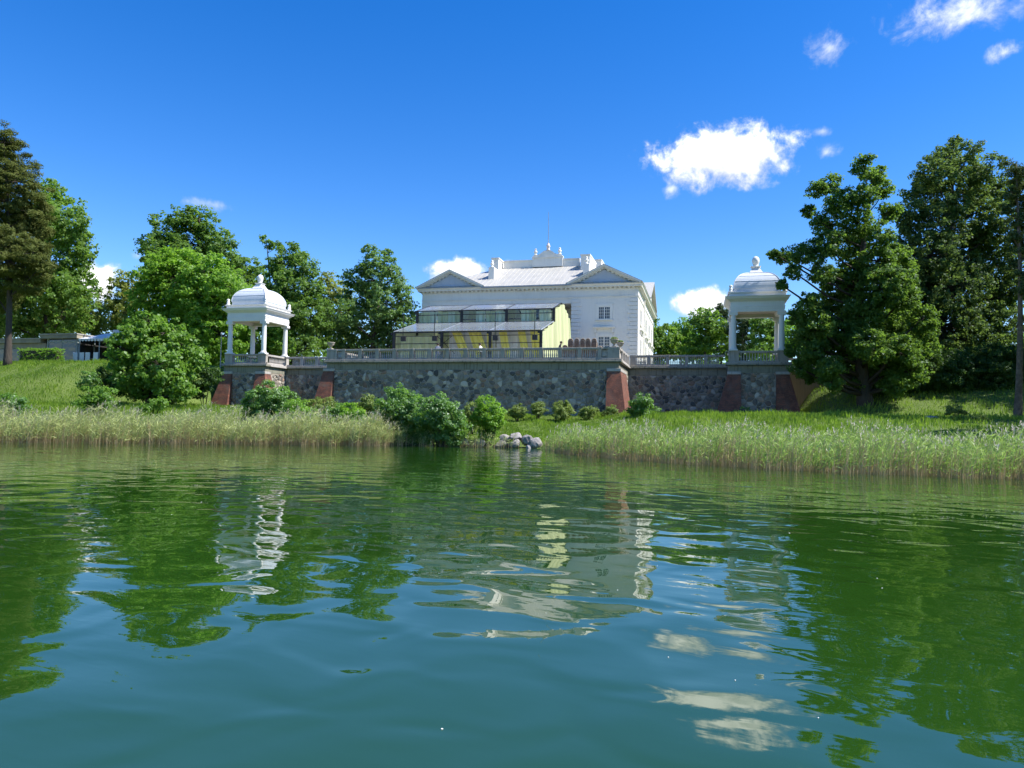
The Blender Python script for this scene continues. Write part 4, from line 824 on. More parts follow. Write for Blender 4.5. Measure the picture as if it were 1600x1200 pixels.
# ------------------------------------------------------------------ marquee on the terrace
def pleated(name, mat, parent, p0, p1, zt0, zt1, zb, amp=.14, wl=.6, rnd=None, sag=0, shift=0.0):
    """hanging cloth between two plan points, pleats across; shift slides the hem along"""
    rnd = rnd or random.Random(1)
    p0, p1 = Vector(p0), Vector(p1); d = p1 - p0; L = d.length; d.normalize(); nrm = Vector((-d.y, d.x))
    n = max(10, int(L / wl * 12)); rows = 7; V, F = [], []; ph = rnd.uniform(0, 6)
    for j in range(rows):
        q = j / (rows - 1)
        for i in range(n + 1):
            s_ = i / n; zt = zt0 + (zt1 - zt0) * s_; z = zt + (zb - zt) * q
            a = amp * (.35 + .65 * q) * (math.sin(s_ * L / wl * 6.283 + ph + math.sin(s_ * 9 + ph) * .9) + .4 * math.sin(s_ * L / wl * 11 + 2 * ph))
            p = p0 + d * (s_ * L + shift * q) + nrm * a
            V.append((p.x, p.y, z))
    for j in range(rows - 1):
        for i in range(n): F.append((j * (n + 1) + i, j * (n + 1) + i + 1, (j + 1) * (n + 1) + i + 1, (j + 1) * (n + 1) + i))
    return MB().add(V, F).build(name, mat, parent, True)
def marquee():
    O = (-22.0, 67.0, FLOOR)
    t = thing('marquee', 'two-tier clear-roofed marquee with yellow-green curtains on the terrace', 'marquee', O)
    def add(mb, name, mat, parent=t, **k):
        mb.v = [(x - O[0], y - O[1], z - O[2]) for x, y, z in mb.v]; return mb.build(name, mat, parent, **k)
    def cloth_(name, mat, p0, p1, a, b, c, **k):
        o = pleated(name, mat, t, (p0[0] - O[0], p0[1] - O[1]), (p1[0] - O[0], p1[1] - O[1]), a - O[2], b - O[2], c - O[2], **k); return o
    X = [-29.35, -24.4, -19.55, -14.62]
    Y1, Y2, Y3, Y4 = 67.0, 72.9, 76.6, 80.5
    for i, x in enumerate(X):
        w = .13
        add(MB().box(x - w, x + w, Y1 - .1, Y1 + .1, FLOOR + .002, 10.0), 'post', 'black_metal')
        add(MB().box(x - w, x + w, Y2 - .1, Y2 + .1, FLOOR + .002, 12.98), 'post', 'black_metal')
        add(MB().box(x - .09, x + .09, Y4 - .1, Y4 + .1, FLOOR + .002, 12.98), 'post', 'black_metal')
        add(MB().tube([(x, Y1 - .12, 10.06), (x, Y2, 11.68)], .055, 6), 'rafter', 'grey_metal')
        add(MB().tube([(x, Y2 - .1, 13.02), (x, Y3, 14.1), (x, Y4, 13.02)], .06, 6), 'rafter', 'black_metal')
        for (yy, zz) in ((Y1 - .12, 9.9), (Y2 - .12, 12.9)):
            add(MB().box(x - .3, x - .13, yy - .05, yy + .12, zz - .12, zz + .06), 'bracket', 'black_metal')
    for (y, z, th) in ((Y1, 10.0, .06), (Y2, 11.68, .055), (Y2, 12.98, .055), (Y4, 12.98, .05), (Y1, 9.62, .028), (Y2, 12.55, .03), (Y3, 14.1, .03)):
        add(MB().box(X[0] - .15, X[-1] + .15, y - .06, y + .06, z - th, z + th), 'eave_beam', 'black_metal')
    add(MB().box(X[0] - .15, X[-1] + .15, Y1 - .03, Y1 + .03, 8.86, 8.93), 'rail', 'black_metal')
    for i in range(3):
        a, b = X[i] + .03, X[i + 1] - .03
        def sheet(y0, z0, y1, z1, th=.02):
            n = 8; V, F = [], []
            for j in range(n + 1):
                for k in range(3):
                    s_ = j / n; sg = -.07 * math.sin(s_ * math.pi) * (1 if k == 1 else .0)
                    V.append((a + (b - a) * s_, y0 + (y1 - y0) * k / 2, z0 + (z1 - z0) * k / 2 + sg))
            for j in range(n):
                for k in range(2): F.append((j * 3 + k, j * 3 + k + 1, (j + 1) * 3 + k + 1, (j + 1) * 3 + k))
            add(MB().add(V, F), 'roof_panel', 'clear_sheet')
        sheet(Y1 - .2, 10.08, Y2 - .08, 11.7); sheet(Y2 - .2, 13.0, Y3, 14.12); sheet(Y3, 14.12, Y4, 13.02)
        for q in (.33, .66):                                        # purlins under the lower roof
            add(MB().tube([(a, Y1 + (Y2 - Y1) * q, 10.0 + 1.68 * q), (b, Y1 + (Y2 - Y1) * q, 10.0 + 1.68 * q)], .028, 5), 'purlin', 'grey_metal')
        add(MB().add([(a + .1, Y2, 11.74), (b - .1, Y2, 11.74), (b - .1, Y2, 12.92), (a + .1, Y2, 12.92)], [(0, 1, 2, 3)]), 'clear_wall', 'clear_film')
    rnd = random.Random(5)
    # right side curtains, sunlit
    cloth_('curtain', 'curtain_lime', (X[3] + .12, Y1 + .1), (X[3] + .12, Y2 - .1), 9.95, 11.62, FLOOR + .03, rnd=rnd, amp=.34, wl=1.9)
    cloth_('curtain', 'curtain_lime', (X[3] + .14, Y2 - .05), (X[3] + .14, Y3 + .3), 12.95, 14.05, FLOOR + .03, rnd=rnd, amp=.36, wl=2.0)
    cloth_('curtain', 'curtain_lime', (X[3] + .16, Y3 + .3), (X[3] + .16, Y4), 14.0, 13.0, FLOOR + .03, rnd=rnd, amp=.36, wl=2.0, shift=.5)
    # left side and back curtains
    cloth_('curtain', 'curtain_lime', (X[0] - .05, Y1 + .1), (X[0] - .05, Y2 - .1), 9.9, 11.6, FLOOR + .03, rnd=rnd)
    cloth_('curtain', 'curtain_lime', (X[0] - .05, Y2), (X[0] - .05, Y4), 12.9, 12.9, FLOOR + .03, rnd=rnd)
    for x0, x1, m_ in ((-29.2, -27.6, 'curtain_lime'), (-27.6, -26.1, 'curtain_sage'), (-26.1, -24.6, 'curtain_lime'), (-23.0, -21.6, 'curtain_sage'), (-21.6, -20.6, 'curtain_lime'), (-20.6, -19.7, 'curtain_sage'), (-17.9, -17.0, 'curtain_sage'), (-17.0, -16.2, 'curtain_lime'), (-16.0, -14.8, 'curtain_sage')):
        cloth_('curtain', m_, (x0, Y4 - .15), (x1, Y4 - .15), 13.0, 13.0, FLOOR + .03, rnd=rnd, amp=.16, wl=.5)
    cloth_('curtain', 'curtain_lime', (-29.0, Y1 + .55), (-24.7, Y1 + .55), 9.75, 9.75, FLOOR + .03, rnd=rnd, amp=.25, wl=.7)
    for x0, x1, m_ in ((-29.2, -28.0, 'curtain_lime'), (-28.0, -27.2, 'curtain_sage'), (-27.2, -26.0, 'curtain_lime'), (-26.0, -25.2, 'curtain_sage'), (-25.2, -24.6, 'curtain_lime'), (-22.9, -21.9, 'curtain_sage'), (-21.9, -20.8, 'curtain_lime'), (-20.8, -19.8, 'curtain_sage'), (-18.1, -17.2, 'curtain_sage'), (-17.2, -16.5, 'curtain_lime'), (-16.2, -14.9, 'curtain_sage')):
        cloth_('curtain', m_, (x0, Y2 + .25), (x1, Y2 + .25), 12.9, 12.9, 11.6, rnd=rnd, amp=.16, wl=.5)
    for x0, x1 in ((-24.3, -21.4), (-21.4, -19.6), (-19.5, -17.0), (-17.0, -14.8)):  # pale cloth added behind the drapes to lighten the dark gaps
        cloth_('curtain', 'added_pale_cloth', (x0, Y1 + 1.9), (x1, Y1 + 1.9), 10.4, 10.4, FLOOR + .03, rnd=rnd, amp=.16, wl=.6)
    # yellow drapes swept to the side under the lower roof
    for x0, w, sh in ((-23.9, .95, 1.6), (-22.2, 1.25, 1.3), (-19.1, .8, .7), (-17.2, .7, .7), (-16.0, .9, .5), (-20.3, .5, .3)):
        cloth_('drape', 'drape_yellow', (x0, Y1 + 1.3), (x0 + w, Y1 + 1.3), 10.3, 10.3, FLOOR + .03, rnd=rnd, amp=.14, wl=.5, shift=sh)
    for x in (X[1],):
        add(MB().tube([(x, Y1 + .13, 8.8), (x + .95, Y1 + .13, 9.6)], .03, 5), 'brace', 'black_metal')
        add(MB().tube([(x - .5, Y1 + .15, 9.6), (x + 1.3, Y1 + .15, 7.9)], .03, 5), 'brace', 'black_metal')
    return t
marquee()
# dark diagonal bars inside the marquee, taken as struts and modelled with rungs
for k, (x, lab) in enumerate(((-18.95, 'black diagonal strut frame leaning inside the marquee, left one'), (-16.1, 'black diagonal strut frame leaning inside the marquee, right one'))):
    t = thing('ramp', lab, 'ramp', (x, 72.0, FLOOR), 'strut frames inside the marquee')
    for q in (-.12, .2):
        MB().tube([(-.75 + q, 0, 2.6), (.75 + q, .3, .03)], .055, 6).build('side_rail', 'black_metal', t)
    for r in range(9):
        f_ = r / 8.0; MB().tube([(-.87 + 1.5 * f_, .3 * f_, 2.6 - 2.57 * f_), (-.55 + 1.5 * f_, .3 * f_, 2.6 - 2.57 * f_)], .03, 5).build('rung', 'black_metal', t)

# ------------------------------------------------------------------ things on the terrace
for k, (x, lab) in enumerate(((-27.95, 'black floodlight on a pole at the left end of the marquee'), (-24.75, 'black floodlight on a pole beside the second marquee post'), (-18.75, 'black floodlight on a pole beside the third marquee post'), (-14.98, 'black floodlight on a pole before the right marquee curtain'))):
    t = thing('floodlight', lab, 'floodlight', (x, 66.0, FLOOR), 'floodlights on poles along the marquee')
    MB().tube([(0, 0, 0), (0, 0, 2.35)], .035, 8).build('pole', 'black_metal', t)
    MB().lathe([(.26, 0), (.26, .03), (.05, .07)], 12).build('foot', 'black_metal', t)
    MB().box(-.24, .24, -.12, .16, 2.33, 2.83).build('housing', 'black_metal', t, bevel=.04)
    MB().lathe([(.01, 0), (.09, .01), (.1, .03), (.02, .04)], 12).build('lens', 'white_plastic', t).rotation_euler = (R(90), 0, 0)
    t.children[-1].location = (0, -.125, 2.58)
t = thing('patio_heater', 'tall dark slender patio heater inside the left marquee bay', 'heater', (-27.8, 68.2, FLOOR))
MB().lathe([(.22, 0), (.22, .5), (.13, .55), (.13, 2.2), (.17, 2.25), (.17, 2.75), (.1, 2.85)], 12).build('body', 'black_metal', t)
MB().lathe([(.1, 2.85), (.26, 2.87), (.22, 2.93), (.02, 2.96)], 12).build('hood', 'black_metal', t)

def chair_mesh():
    mb = MB()
    arch = [(-.20, .40), (-.215, .72)] + [(-.215 * math.cos(a), .74 + .25 * math.sin(a)) for a in [R(k) for k in range(15, 180, 22)]] + [(.215, .72), (.20, .40)]
    mb.prism(arch, 'y', -.30, -.25)
    mb.prism([(x * .72, .40 + (z - .4) * .78 + .06) for x, z in arch], 'y', -.325, -.302)
    mb.box(-.20, .20, -.25, .24, .38, .44)
    for sx in (-1, 1):
        mb.tube([(sx * .20, -.24, .66), (sx * .22, .1, .66), (sx * .21, .22, .6), (sx * .20, .23, .42)], .025, 5)
        for sy in (-1, 1): mb.tube([(sx * .18, sy * .22, .40), (sx * .20, sy * .25, 0)], .02, 5)
    return mb.mesh('wicker_chair', 'wicker')
CH = chair_mesh()
RIM = MB().tube([(-.20, -.335, .42), (-.215, -.335, .72)] + [(-.215 * math.cos(a), -.335, .74 + .25 * math.sin(a)) for a in [R(k) for k in range(15, 180, 22)]] + [(.215, -.335, .72), (.20, -.335, .42)], .028, 5).mesh('rim', 'wicker_pale')
ORD = ['topmost', 'second from top', 'third from top', 'fourth from top', 'fifth from top', 'sixth from top', 'seventh from top', 'eighth from top', 'lowest']
stacks = [(-11.62, 5, 'short leftmost stack'), (-11.13, 9, 'first tall stack from the left'), (-10.62 + .02, 9, 'second tall stack from the left'), (-10.10, 9, 'third tall stack from the left'), (-9.58, 9, 'fourth tall stack from the left'), (-9.05, 9, 'rightmost tall stack'), (-8.55, 4, 'low stack at the right end')]
rnd = random.Random(3)
for x, n, lab in stacks:
    dx = .03 * rnd.uniform(-1, 1)
    for k in range(n):
        o = link('wicker_chair', CH, None, (x + dx + rnd.uniform(-.008, .008), 63.6 - .03 * k, FLOOR + .135 * k)); o.rotation_euler.z = rnd.uniform(-.03, .03)
        link('rim', RIM, o)
        tag(o, 'brown wicker chair, ' + ORD[n - 1 - k] + ' in the ' + lab, 'chair', 'stacked wicker chairs')

def urn(label, x, y, z, s=1.0, plant=True):
    t = thing('urn', label, 'urn', (x, y, z), 'stone urns on the terrace balustrade')
    MB().box(-.2 * s, .2 * s, -.2 * s, .2 * s, 0, .08 * s).build('plinth', 'urn_stone', t, bevel=.01)
    MB().lathe([(r * s, h * s) for r, h in [(.15, .08), (.08, .15), (.07, .2), (.13, .26), (.25, .36), (.31, .48), (.33, .56), (.37, .58), (.37, .63), (.3, .63), (.28, .56)]], 16).build('bowl', 'urn_stone', t, True)
    if plant:
        V, F, T = leaf_cloud(np.array([[0, 0, .7 * s]]), np.array([.3 * s]), 260, .09, random.Random(7).randint(0, 999), flat=.5)
        link('plant', np_mesh('plant', V, F, 'leaf_olive', T), t)
    return t

def person(label, loc, rz, top, legs, bend=0.0, h=1.74, hat=False):
    t = thing('person', label, 'person', loc, 'people on the terrace', rz)
    k = h / 1.74
    b = math.sin(bend); c = math.cos(bend)
    def P(x, y, z):                                                  # upper body leans forward (towards +y) about the hips
        if z > .92: d = z - .92; return (x * k, (y * c + d * b) * k, (.92 + d * c - y * b * .4) * k)
        return (x * k, y * k, z * k)
    nodes = {'pel': ((0, 0, .94), .135), 'wa': ((0, 0, 1.1), .125), 'ch': ((0, 0, 1.32), .15), 'ne': ((0, .01, 1.47), .06), 'he0': ((0, .03, 1.56), .075), 'he1': ((0, .03, 1.68), .095),
             }
    edges = [('pel', 'wa'), ('wa', 'ch'), ('ch', 'ne'), ('ne', 'he0'), ('he0', 'he1')]
    for s_, q in ((-1, 'l'), (1, 'r')):
        nodes.update({q + 'hip': ((s_ * .09, 0, .88), .1), q + 'kn': ((s_ * .1, .02, .49), .066), q + 'an': ((s_ * .1, -.02, .09), .042), q + 'toe': ((s_ * .12, .14, .035), .034),
                      q + 'sh': ((s_ * .18, 0, 1.40), .06), q + 'el': ((s_ * .25, .02, 1.13), .044), q + 'wr': ((s_ * .24, .14, .94), .03), q + 'pa': ((s_ * .235, .19, .88), .03)})
        edges += [('pel', q + 'hip'), (q + 'hip', q + 'kn'), (q + 'kn', q + 'an'), (q + 'an', q + 'toe'), ('ch', q + 'sh'), (q + 'sh', q + 'el'), (q + 'el', q + 'wr'), (q + 'wr', q + 'pa')]
        for n_, (fx, L) in enumerate(((-.028, .065), (-.01, .08), (.01, .083), (.027, .07))):
            a, b2 = f'{q}f{n_}', f'{q}g{n_}'
            nodes[a] = ((s_ * .235 + fx, .21 + L * .3, .87 - L * .5), .0095); nodes[b2] = ((s_ * .235 + fx, .205 + L * .3, .87 - L), .008); edges += [(q + 'pa', a), (a, b2)]
        nodes[q + 'th'] = ((s_ * .195, .22, .88), .011); edges.append((q + 'pa', q + 'th'))
    names = list(nodes); me = bpy.data.meshes.new('body')
    me.from_pydata([P(*nodes[n_][0]) for n_ in names], [(names.index(a), names.index(b_)) for a, b_ in edges], [])
    o = link('body', me, t); sk = o.modifiers.new('skin', 'SKIN'); sk.use_smooth_shade = True
    sv = me.skin_vertices[0].data
    for i, n_ in enumerate(names): sv[i].radius = (nodes[n_][1] * k,) * 2; sv[i].use_root = (n_ == 'pel')
    o.modifiers.new('sub', 'SUBSURF').render_levels = 2
    mat = bpy.data.materials.new('clothes_' + top); MATS[mat.name] = mat
    mat.use_nodes = True; g = G(mat.node_tree); g.n.clear(); out = g.n.new('ShaderNodeOutputMaterial')
    tc = g.n.new('ShaderNodeTexCoord'); sp = g.n.new('ShaderNodeSeparateXYZ'); g.l.new(tc.outputs['Object'], sp.inputs[0]); z = sp.outputs[2]
    C = {'black': (.02, .02, .024), 'white': (.72, .72, .70), 'grey': (.16, .18, .23), 'pale': (.55, .53, .48)}
    hz = P(0, .03, 1.5)[2]; wz = P(0, 0, .96)[2]
    col = g.mix(g.m('GREATER_THAN', z, wz), C[legs], C[top]); col = g.mix(g.m('GREATER_THAN', z, hz), col, (.50, .32, .23))
    principled(g, out, col, .8)
    me.materials.append(mat)
    hx, hy, hzz = P(0, .03, 1.66)
    hair = MB()
    for i in range(6): pass
    hair.lathe([(.108 * k, -.06 * k), (.112 * k, .0), (.10 * k, .06 * k), (.06 * k, .1 * k), (.01, .115 * k)], 12, (hx, hy - .018 * k, hzz + .01))
    hair.build('hat' if hat else 'hair', 'cloth_pale' if hat else 'hair_dark', t, True)
    face = MB()
    for sx in (-.035, .035): face.lathe([(.003, -.006), (.011, 0), (.003, .006)], 6, (hx + sx * k, hy + .09 * k, hzz - .01))
    face.build('eyes', 'hair_dark', t)
    MB().frustum((hx - .016, hx + .016, hy + .07 * k, hy + .115 * k), hzz - .055 * k, (hx - .007, hx + .007, hy + .07 * k, hy + .088 * k), hzz - .012).build('nose', 'skin', t)
    for sx in (-1, 1): MB().lathe([(.008, -.03), (.02, 0), (.008, .03)], 6, (hx + sx * .093 * k, hy, hzz - .02)).build('ear', 'skin', t)
    MB().box(hx - .025, hx + .025, hy + .078 * k, hy + .094 * k, hzz - .085 * k, hzz - .075 * k).build('mouth', 'ornament_pink', t)
    return t

# ------------------------------------------------------------------ cafe on the left lawn
def cafe():
    O = (-70.2, 70.0, 6.7)
    t = thing('cafe_pavilion', 'low flat-roofed beige cafe pavilion with glass walls on the left lawn', 'pavilion', O)
    A = lambda mb, n, m_, p=t, **k: mb.build(n, m_, p, **k)
    A(MB().box(-4.3, -.05, .25, 7, -.3, 3.45), 'interior', 'dark_interior'); A(MB().box(-18, -4.35, .35, 7, -.3, 2.9), 'interior', 'dark_interior')
    A(MB().box(-4.9, .35, -.45, 7.6, 3.5, 3.95), 'roof', 'cafe_beige', bevel=.02); A(MB().box(-5.0, .42, -.52, 7.7, 3.952, 4.06), 'roof_edge', 'concrete_pale')
    A(MB().box(-18.5, -4.92, -.35, 7.6, 3.02, 3.5), 'roof', 'cafe_beige', bevel=.02); A(MB().box(-18.6, -4.92, -.42, 7.6, 3.502, 3.58), 'roof_edge', 'concrete_pale')
    A(MB().box(-18, -4.4, -.1, .2, 2.4, 3.0), 'valance', 'cafe_beige')
    for k in range(8):
        x = -17.9 + k * 1.92; A(MB().box(x, x + .14, 0, .3, -.3, 2.95), 'window_post', 'cafe_beige')
        w = A(MB().box(x + .15, x + 1.90, .14, .17, .5, 2.38), 'glass_pane', 'window_glass')
    for x in (-4.3, -.12): A(MB().box(x, x + .16, 0, .16, -.3, 3.5), 'frame_post', 'cafe_frame')
    for z in (3.1, .9): A(MB().box(-4.14, -.12, .03, .12, z, z + .12), 'frame_rail', 'cafe_frame')
    A(MB().box(-2.2, -2.1, .04, .13, -.3, 3.5), 'frame_post', 'cafe_frame')
    for x in (-4.13, -2.09): A(MB().box(x, x + 1.88, .06, .09, -.3, 3.4), 'glass_pane', 'window_glass')
    for y in (.2, 2.4, 4.6, 6.8): A(MB().box(-.02, .1, y, y + .12, -.3, 3.5), 'frame_post', 'cafe_frame')
    A(MB().box(-.01, .06, .3, 7, 1.3, 1.4), 'frame_rail', 'cafe_frame')
    # fabric awning on the right with scalloped hem
    mb = MB(); mb.frustum((.4, 9.0, -.3, 7.6), 3.45, (2.6, 8.0, 1.6, 7.5), 4.25); A(mb, 'awning', 'awning_white')
    A(MB().box(2.8, 7.8, 2.2, 7.4, 4.252, 4.75), 'awning_lantern', 'awning_white')
    mb = MB()
    for k in range(20): mb.prism([(.45 + k * .43, 3.45), (.45 + k * .43 + .40, 3.45), (.45 + k * .43 + .36, 3.2), (.45 + k * .43 + .2, 3.12), (.45 + k * .43 + .04, 3.2)], 'y', -.33, -.30)
    A(mb, 'awning_hem', 'awning_white')
    for x in (.5, 3.3, 6.2, 8.9): A(MB().box(x, x + .08, -.28, -.2, -.3, 3.44), 'awning_post', 'cafe_frame')
    A(MB().box(.6, 8.9, 4.0, 4.2, -.3, 3.3), 'back_wall', 'dark_interior')
cafe()
for k, (x, lab) in enumerate(((-69.0, 'white screen panel on the cafe terrace, left one'), (-68.1, 'white screen panel on the cafe terrace, second from left'), (-67.3, 'white screen panel on the cafe terrace, third from left'), (-66.2, 'white screen panel on the cafe terrace, right one'))):
    t = thing('screen_panel', lab, 'screen', (x, 68.6, 6.7), 'white screens on the cafe terrace')
    MB().box(-.3, .3, -.03, .03, .12, 1.75).build('panel', 'white_plastic', t, bevel=.01)
    for q in (-.27, .27): MB().box(q - .03, q + .03, -.16, .16, 0, .118).build('foot', 'white_plastic', t)
t = thing('pole', 'thin pale pole standing left of the left gazebo', 'pole', (-48.4, 66.4, float(ground(-48.4, 66.4))))
MB().tube([(0, 0, -.2), (0, 0, 3.3)], [.06, .045], 8).build('shaft', 'concrete_pale', t); MB().lathe([(.06, 3.3), (.1, 3.34), (.09, 3.5), (.02, 3.56)], 10).build('cap', 'grey_metal', t)

# ------------------------------------------------------------------ boulders at the water edge
def boulder(label, x, y, z, rx, ry, rz, seed):
    rnd = random.Random(seed); bm = bmesh.new(); bmesh.ops.create_icosphere(bm, subdivisions=3, radius=1)
    dirs = [Vector((rnd.gauss(0, 1), rnd.gauss(0, 1), rnd.gauss(0, 1))).normalized() for _ in range(13)]; cut = [rnd.uniform(.45, .8) for _ in dirs]
    for v in bm.verts:
        p = v.co.copy()
        for d_, c_ in zip(dirs, cut):
            q = p.dot(d_)
            if q > c_: p -= d_ * (q - c_) * .85
        p *= 1 + .04 * math.sin(p.x * 9 + seed) * math.sin(p.y * 7 + p.z * 8)
        v.co = (p.x * rx, p.y * ry, p.z * rz)
    me = bpy.data.meshes.new('boulder'); bm.to_mesh(me); bm.free(); me.materials.append(MATS['boulder_rock'])
    tag(link('boulder', me, None, (x, y, z), rnd.uniform(-.3, .3)), label, 'boulder', 'boulders at the water edge')
for k, a in enumerate([('flat broad boulder on top of the shore pile', -10.78, 42.7, .62, .56, .46, .30), ('small boulder left of the flat top one', -11.4, 42.75, .58, .40, .38, .36), ('low boulder at the left foot of the shore pile', -11.5, 42.45, .12, .48, .4, .36), ('light boulder at the middle foot of the shore pile', -10.72, 42.4, .18, .48, .4, .38), ('big boulder right of the flat top one', -10.05, 42.6, .42, .54, .46, .46), ('rightmost boulder of the shore pile by the reeds', -9.5, 42.55, .36, .42, .4, .46), ('small wet boulder at the right foot of the pile', -9.85, 42.3, .05, .26, .22, .2), ('dark boulder under the overhanging shrub, nearest the pile', -12.9, 42.4, .2, .4, .35, .3), ('dark boulder under the overhanging shrub, middle one', -13.8, 42.2, .22, .45, .35, .34), ('dark boulder under the overhanging shrub, leftmost', -14.9, 42.0, .15, .5, .35, .3), ('pale flat rock lying in the shaded grass under the oak', 13.6, 50.4, 2.15, .5, .3, .22)]):
    boulder(*a, seed=100 + k)
# ------------------------------------------------------------------ foliage
def leaf_cloud(C, Rr, per, size, seed, flat=.75, droop=0.0, needle=False, center=None):
    """leaves (one folded quad each) around clump centres C (n,3) with radii Rr"""
    rg = np.random.default_rng(seed); n = len(C) * per
    ci = np.repeat(np.arange(len(C)), per)
    d = rg.normal(size=(n, 3)); d /= np.linalg.norm(d, axis=1)[:, None]
    rad = (rg.random(n) ** .45)[:, None] * Rr[ci][:, None]
    off = d * rad; off[:, 2] *= flat
    P = C[ci] + off
    nrm = d * .55 + rg.normal(size=(n, 3)) * .55 + np.array([0, 0, .55])
    if center is not None:
        o = P - center; o /= np.maximum(np.linalg.norm(o, axis=1)[:, None], 1e-5); nrm += o * .45
    nrm /= np.linalg.norm(nrm, axis=1)[:, None]
    a = np.cross(nrm, rg.normal(size=(n, 3))); a /= np.linalg.norm(a, axis=1)[:, None]
    a[:, 2] -= droop; a /= np.linalg.norm(a, axis=1)[:, None]
    b = np.cross(nrm, a)
    s = size * (.65 + .7 * rg.random(n))[:, None]; w = (.11 if needle else .36)
    fold = nrm * s * (.1 if not needle else .02)
    V = np.stack([P - a * s * .5, P + b * s * w + fold - a * s * .06, P + a * s * .5, P - b * s * w + fold - a * s * .06], 1).reshape(-1, 3)
    F = np.arange(n * 4).reshape(-1, 4)
    ct = rg.random(len(C))
    tv = np.clip(.55 * rg.random(n) + .45 * ct[ci], 0, 1)
    T = np.repeat(np.stack([tv, tv, tv], 1), 4, axis=0)
    return V, F, T
LEAFCOUNT = [0]
def plant(spec):
    seed, kind, name, label, base, lobes, leaf, clump, dens, group, trunk = spec
    rnd = random.Random(seed * 7 + 1)
    isshrub = trunk is not None and trunk < .1
    lift = max(0.0, float(ground(base[0], base[1])) - .25 - base[2]) if isshrub else 0.0
    base = (base[0], base[1], base[2] + lift * .8)
    t = thing(name, label, {'pine_tree': 'pine', 'spruce_tree': 'spruce', 'shrub': 'shrub', 'bush': 'bush', 'sapling': 'sapling'}.get(name, 'tree'), base, group)
    gz = min(0.0, float(ground(base[0], base[1])) - base[2]) - .15
    needle = kind.startswith('pine') or name == 'spruce_tree'
    mb = MB(); twigs = MB()
    zs = [l[2] for l in lobes]; ztop = max(l[2] + l[3] * .4 for l in lobes); zlow = min(zs)
    top = max(lobes, key=lambda l: l[2])
    lx = sum(l[0] for l in lobes) / len(lobes); ly = sum(l[1] for l in lobes) / len(lobes)
    tx, ty = (top[0], top[1])
    def axis(z):
        q = max(0, min(1, z / max(ztop, .1)))
        return Vector((lx * min(1, q * 1.6) * (1 - q) + tx * q * q, ly * min(1, q * 1.6) * (1 - q) + ty * q * q, z))
    if isshrub:
        for l in lobes:
            c = Vector(l[:3])
            for k in range(2):
                e = c + Vector((rnd.uniform(-.3, .3), rnd.uniform(-.3, .3), rnd.uniform(0, .3))) * l[3]
                mb.tube([(e.x * .15, e.y * .15, gz), (e.x * .6, e.y * .6, e.z * .5), e], [.03, .02, .008], 4)
    else:
        zz = [gz] + [ztop * k / 9 for k in range(0, 10)]
        mb.tube([(axis(max(z, 0)).x, axis(max(z, 0)).y, z) for z in zz], [trunk * 1.35] + [trunk * (1.25 if k == 0 else 1.0) * (1 - .92 * k / 9) + .02 for k in range(10)], 9)
    C, RR = [], []
    leaf *= .85 if isshrub else (.95 if name in ('oak_tree', 'lime_tree') else 1.08)
    for (x, y, z, r) in lobes:
        r *= 1.14 if name == 'oak_tree' else 1.34
        c = Vector((x, y, z))
        if not isshrub:
            z0 = max(min(z - r * .6 - abs(x - lx) * .5, ztop * .9), zlow * .55); s0 = axis(z0)
            mid = (s0 + c) / 2 + Vector((0, 0, -.06 * (c - s0).length)); rb = max(.03, trunk * .32 * (1 - z0 / ztop) + .03)
            twigs.tube([s0, mid, c, c + (c - mid) * .08], [rb, rb * .7, rb * .4, .012], 5)
        cl = min(clump, r * .75)
        nn = max(9, int(dens * 6.6 * (r / cl) ** 2))
        for k in range(nn):
            d = Vector((rnd.gauss(0, 1), rnd.gauss(0, 1), rnd.gauss(0, 1))).normalized(); q = rnd.uniform(.25, 1.02) ** .6
            p = c + Vector((d.x * r, d.y * r * 1.1, d.z * r * .92)) * q
            C.append(p); RR.append(cl * rnd.uniform(.55, 1.0))
            if k % 3 == 0 and not isshrub: twigs.tube([c, (c + p) / 2 + Vector((0, 0, -.05)), p], [.035, .02, .008], 3)
    C = np.array([tuple(p) for p in C]); RR = np.array(RR)
    area = 2.1 * (clump / leaf) ** 2
    per = int(max(20, min(100, area * (3.0 if isshrub else 2.6) * (2.6 if needle else 1))))
    cen = np.array([lx, ly, (ztop + zlow) / 2])
    V, F, T = leaf_cloud(C, RR, per, leaf * (1.25 if needle else 1), seed, .62 if not needle else .5, {'walnut': .5, 'lime': .25}.get(kind, .12), needle, cen)
    LEAFCOUNT[0] += len(F)
    mat = 'pale_bark' if kind == 'pinegreen' else 'bark'
    tr = mb.build('stem' if isshrub else 'trunk', mat, t, True)
    if twigs.v: twigs.build('limbs', mat, tr, True)
    link('crown' if not isshrub else 'foliage', np_mesh('crown', V, F, 'leaf_' + kind, T), t)
for spec in TREES: plant(spec)
urn('planted stone urn on the right front corner pedestal of the bastion', -7.02, 60.2, RAIL + .02)
urn('planted stone urn at the sunlit right side of the bastion', -6.72, 62.0, RAIL + .02, .9)
urn('stone urn on the left front corner pedestal of the bastion', -32.5, 60.2, RAIL + .02, 1.0, False)
person('person in black top bending behind the balustrade left of the stacked chairs', (-11.95, 62.0, FLOOR), R(-90), 'black', 'pale', .25)
person('person in white top with dark arms stooping inside the marquee', (-19.2, 63.2, FLOOR), R(80), 'white', 'black', .25, 1.8)
person('person in grey clothes standing under the floodlight by the second marquee post', (-23.3, 63.0, FLOOR), R(20), 'grey', 'grey', .05, 1.78)

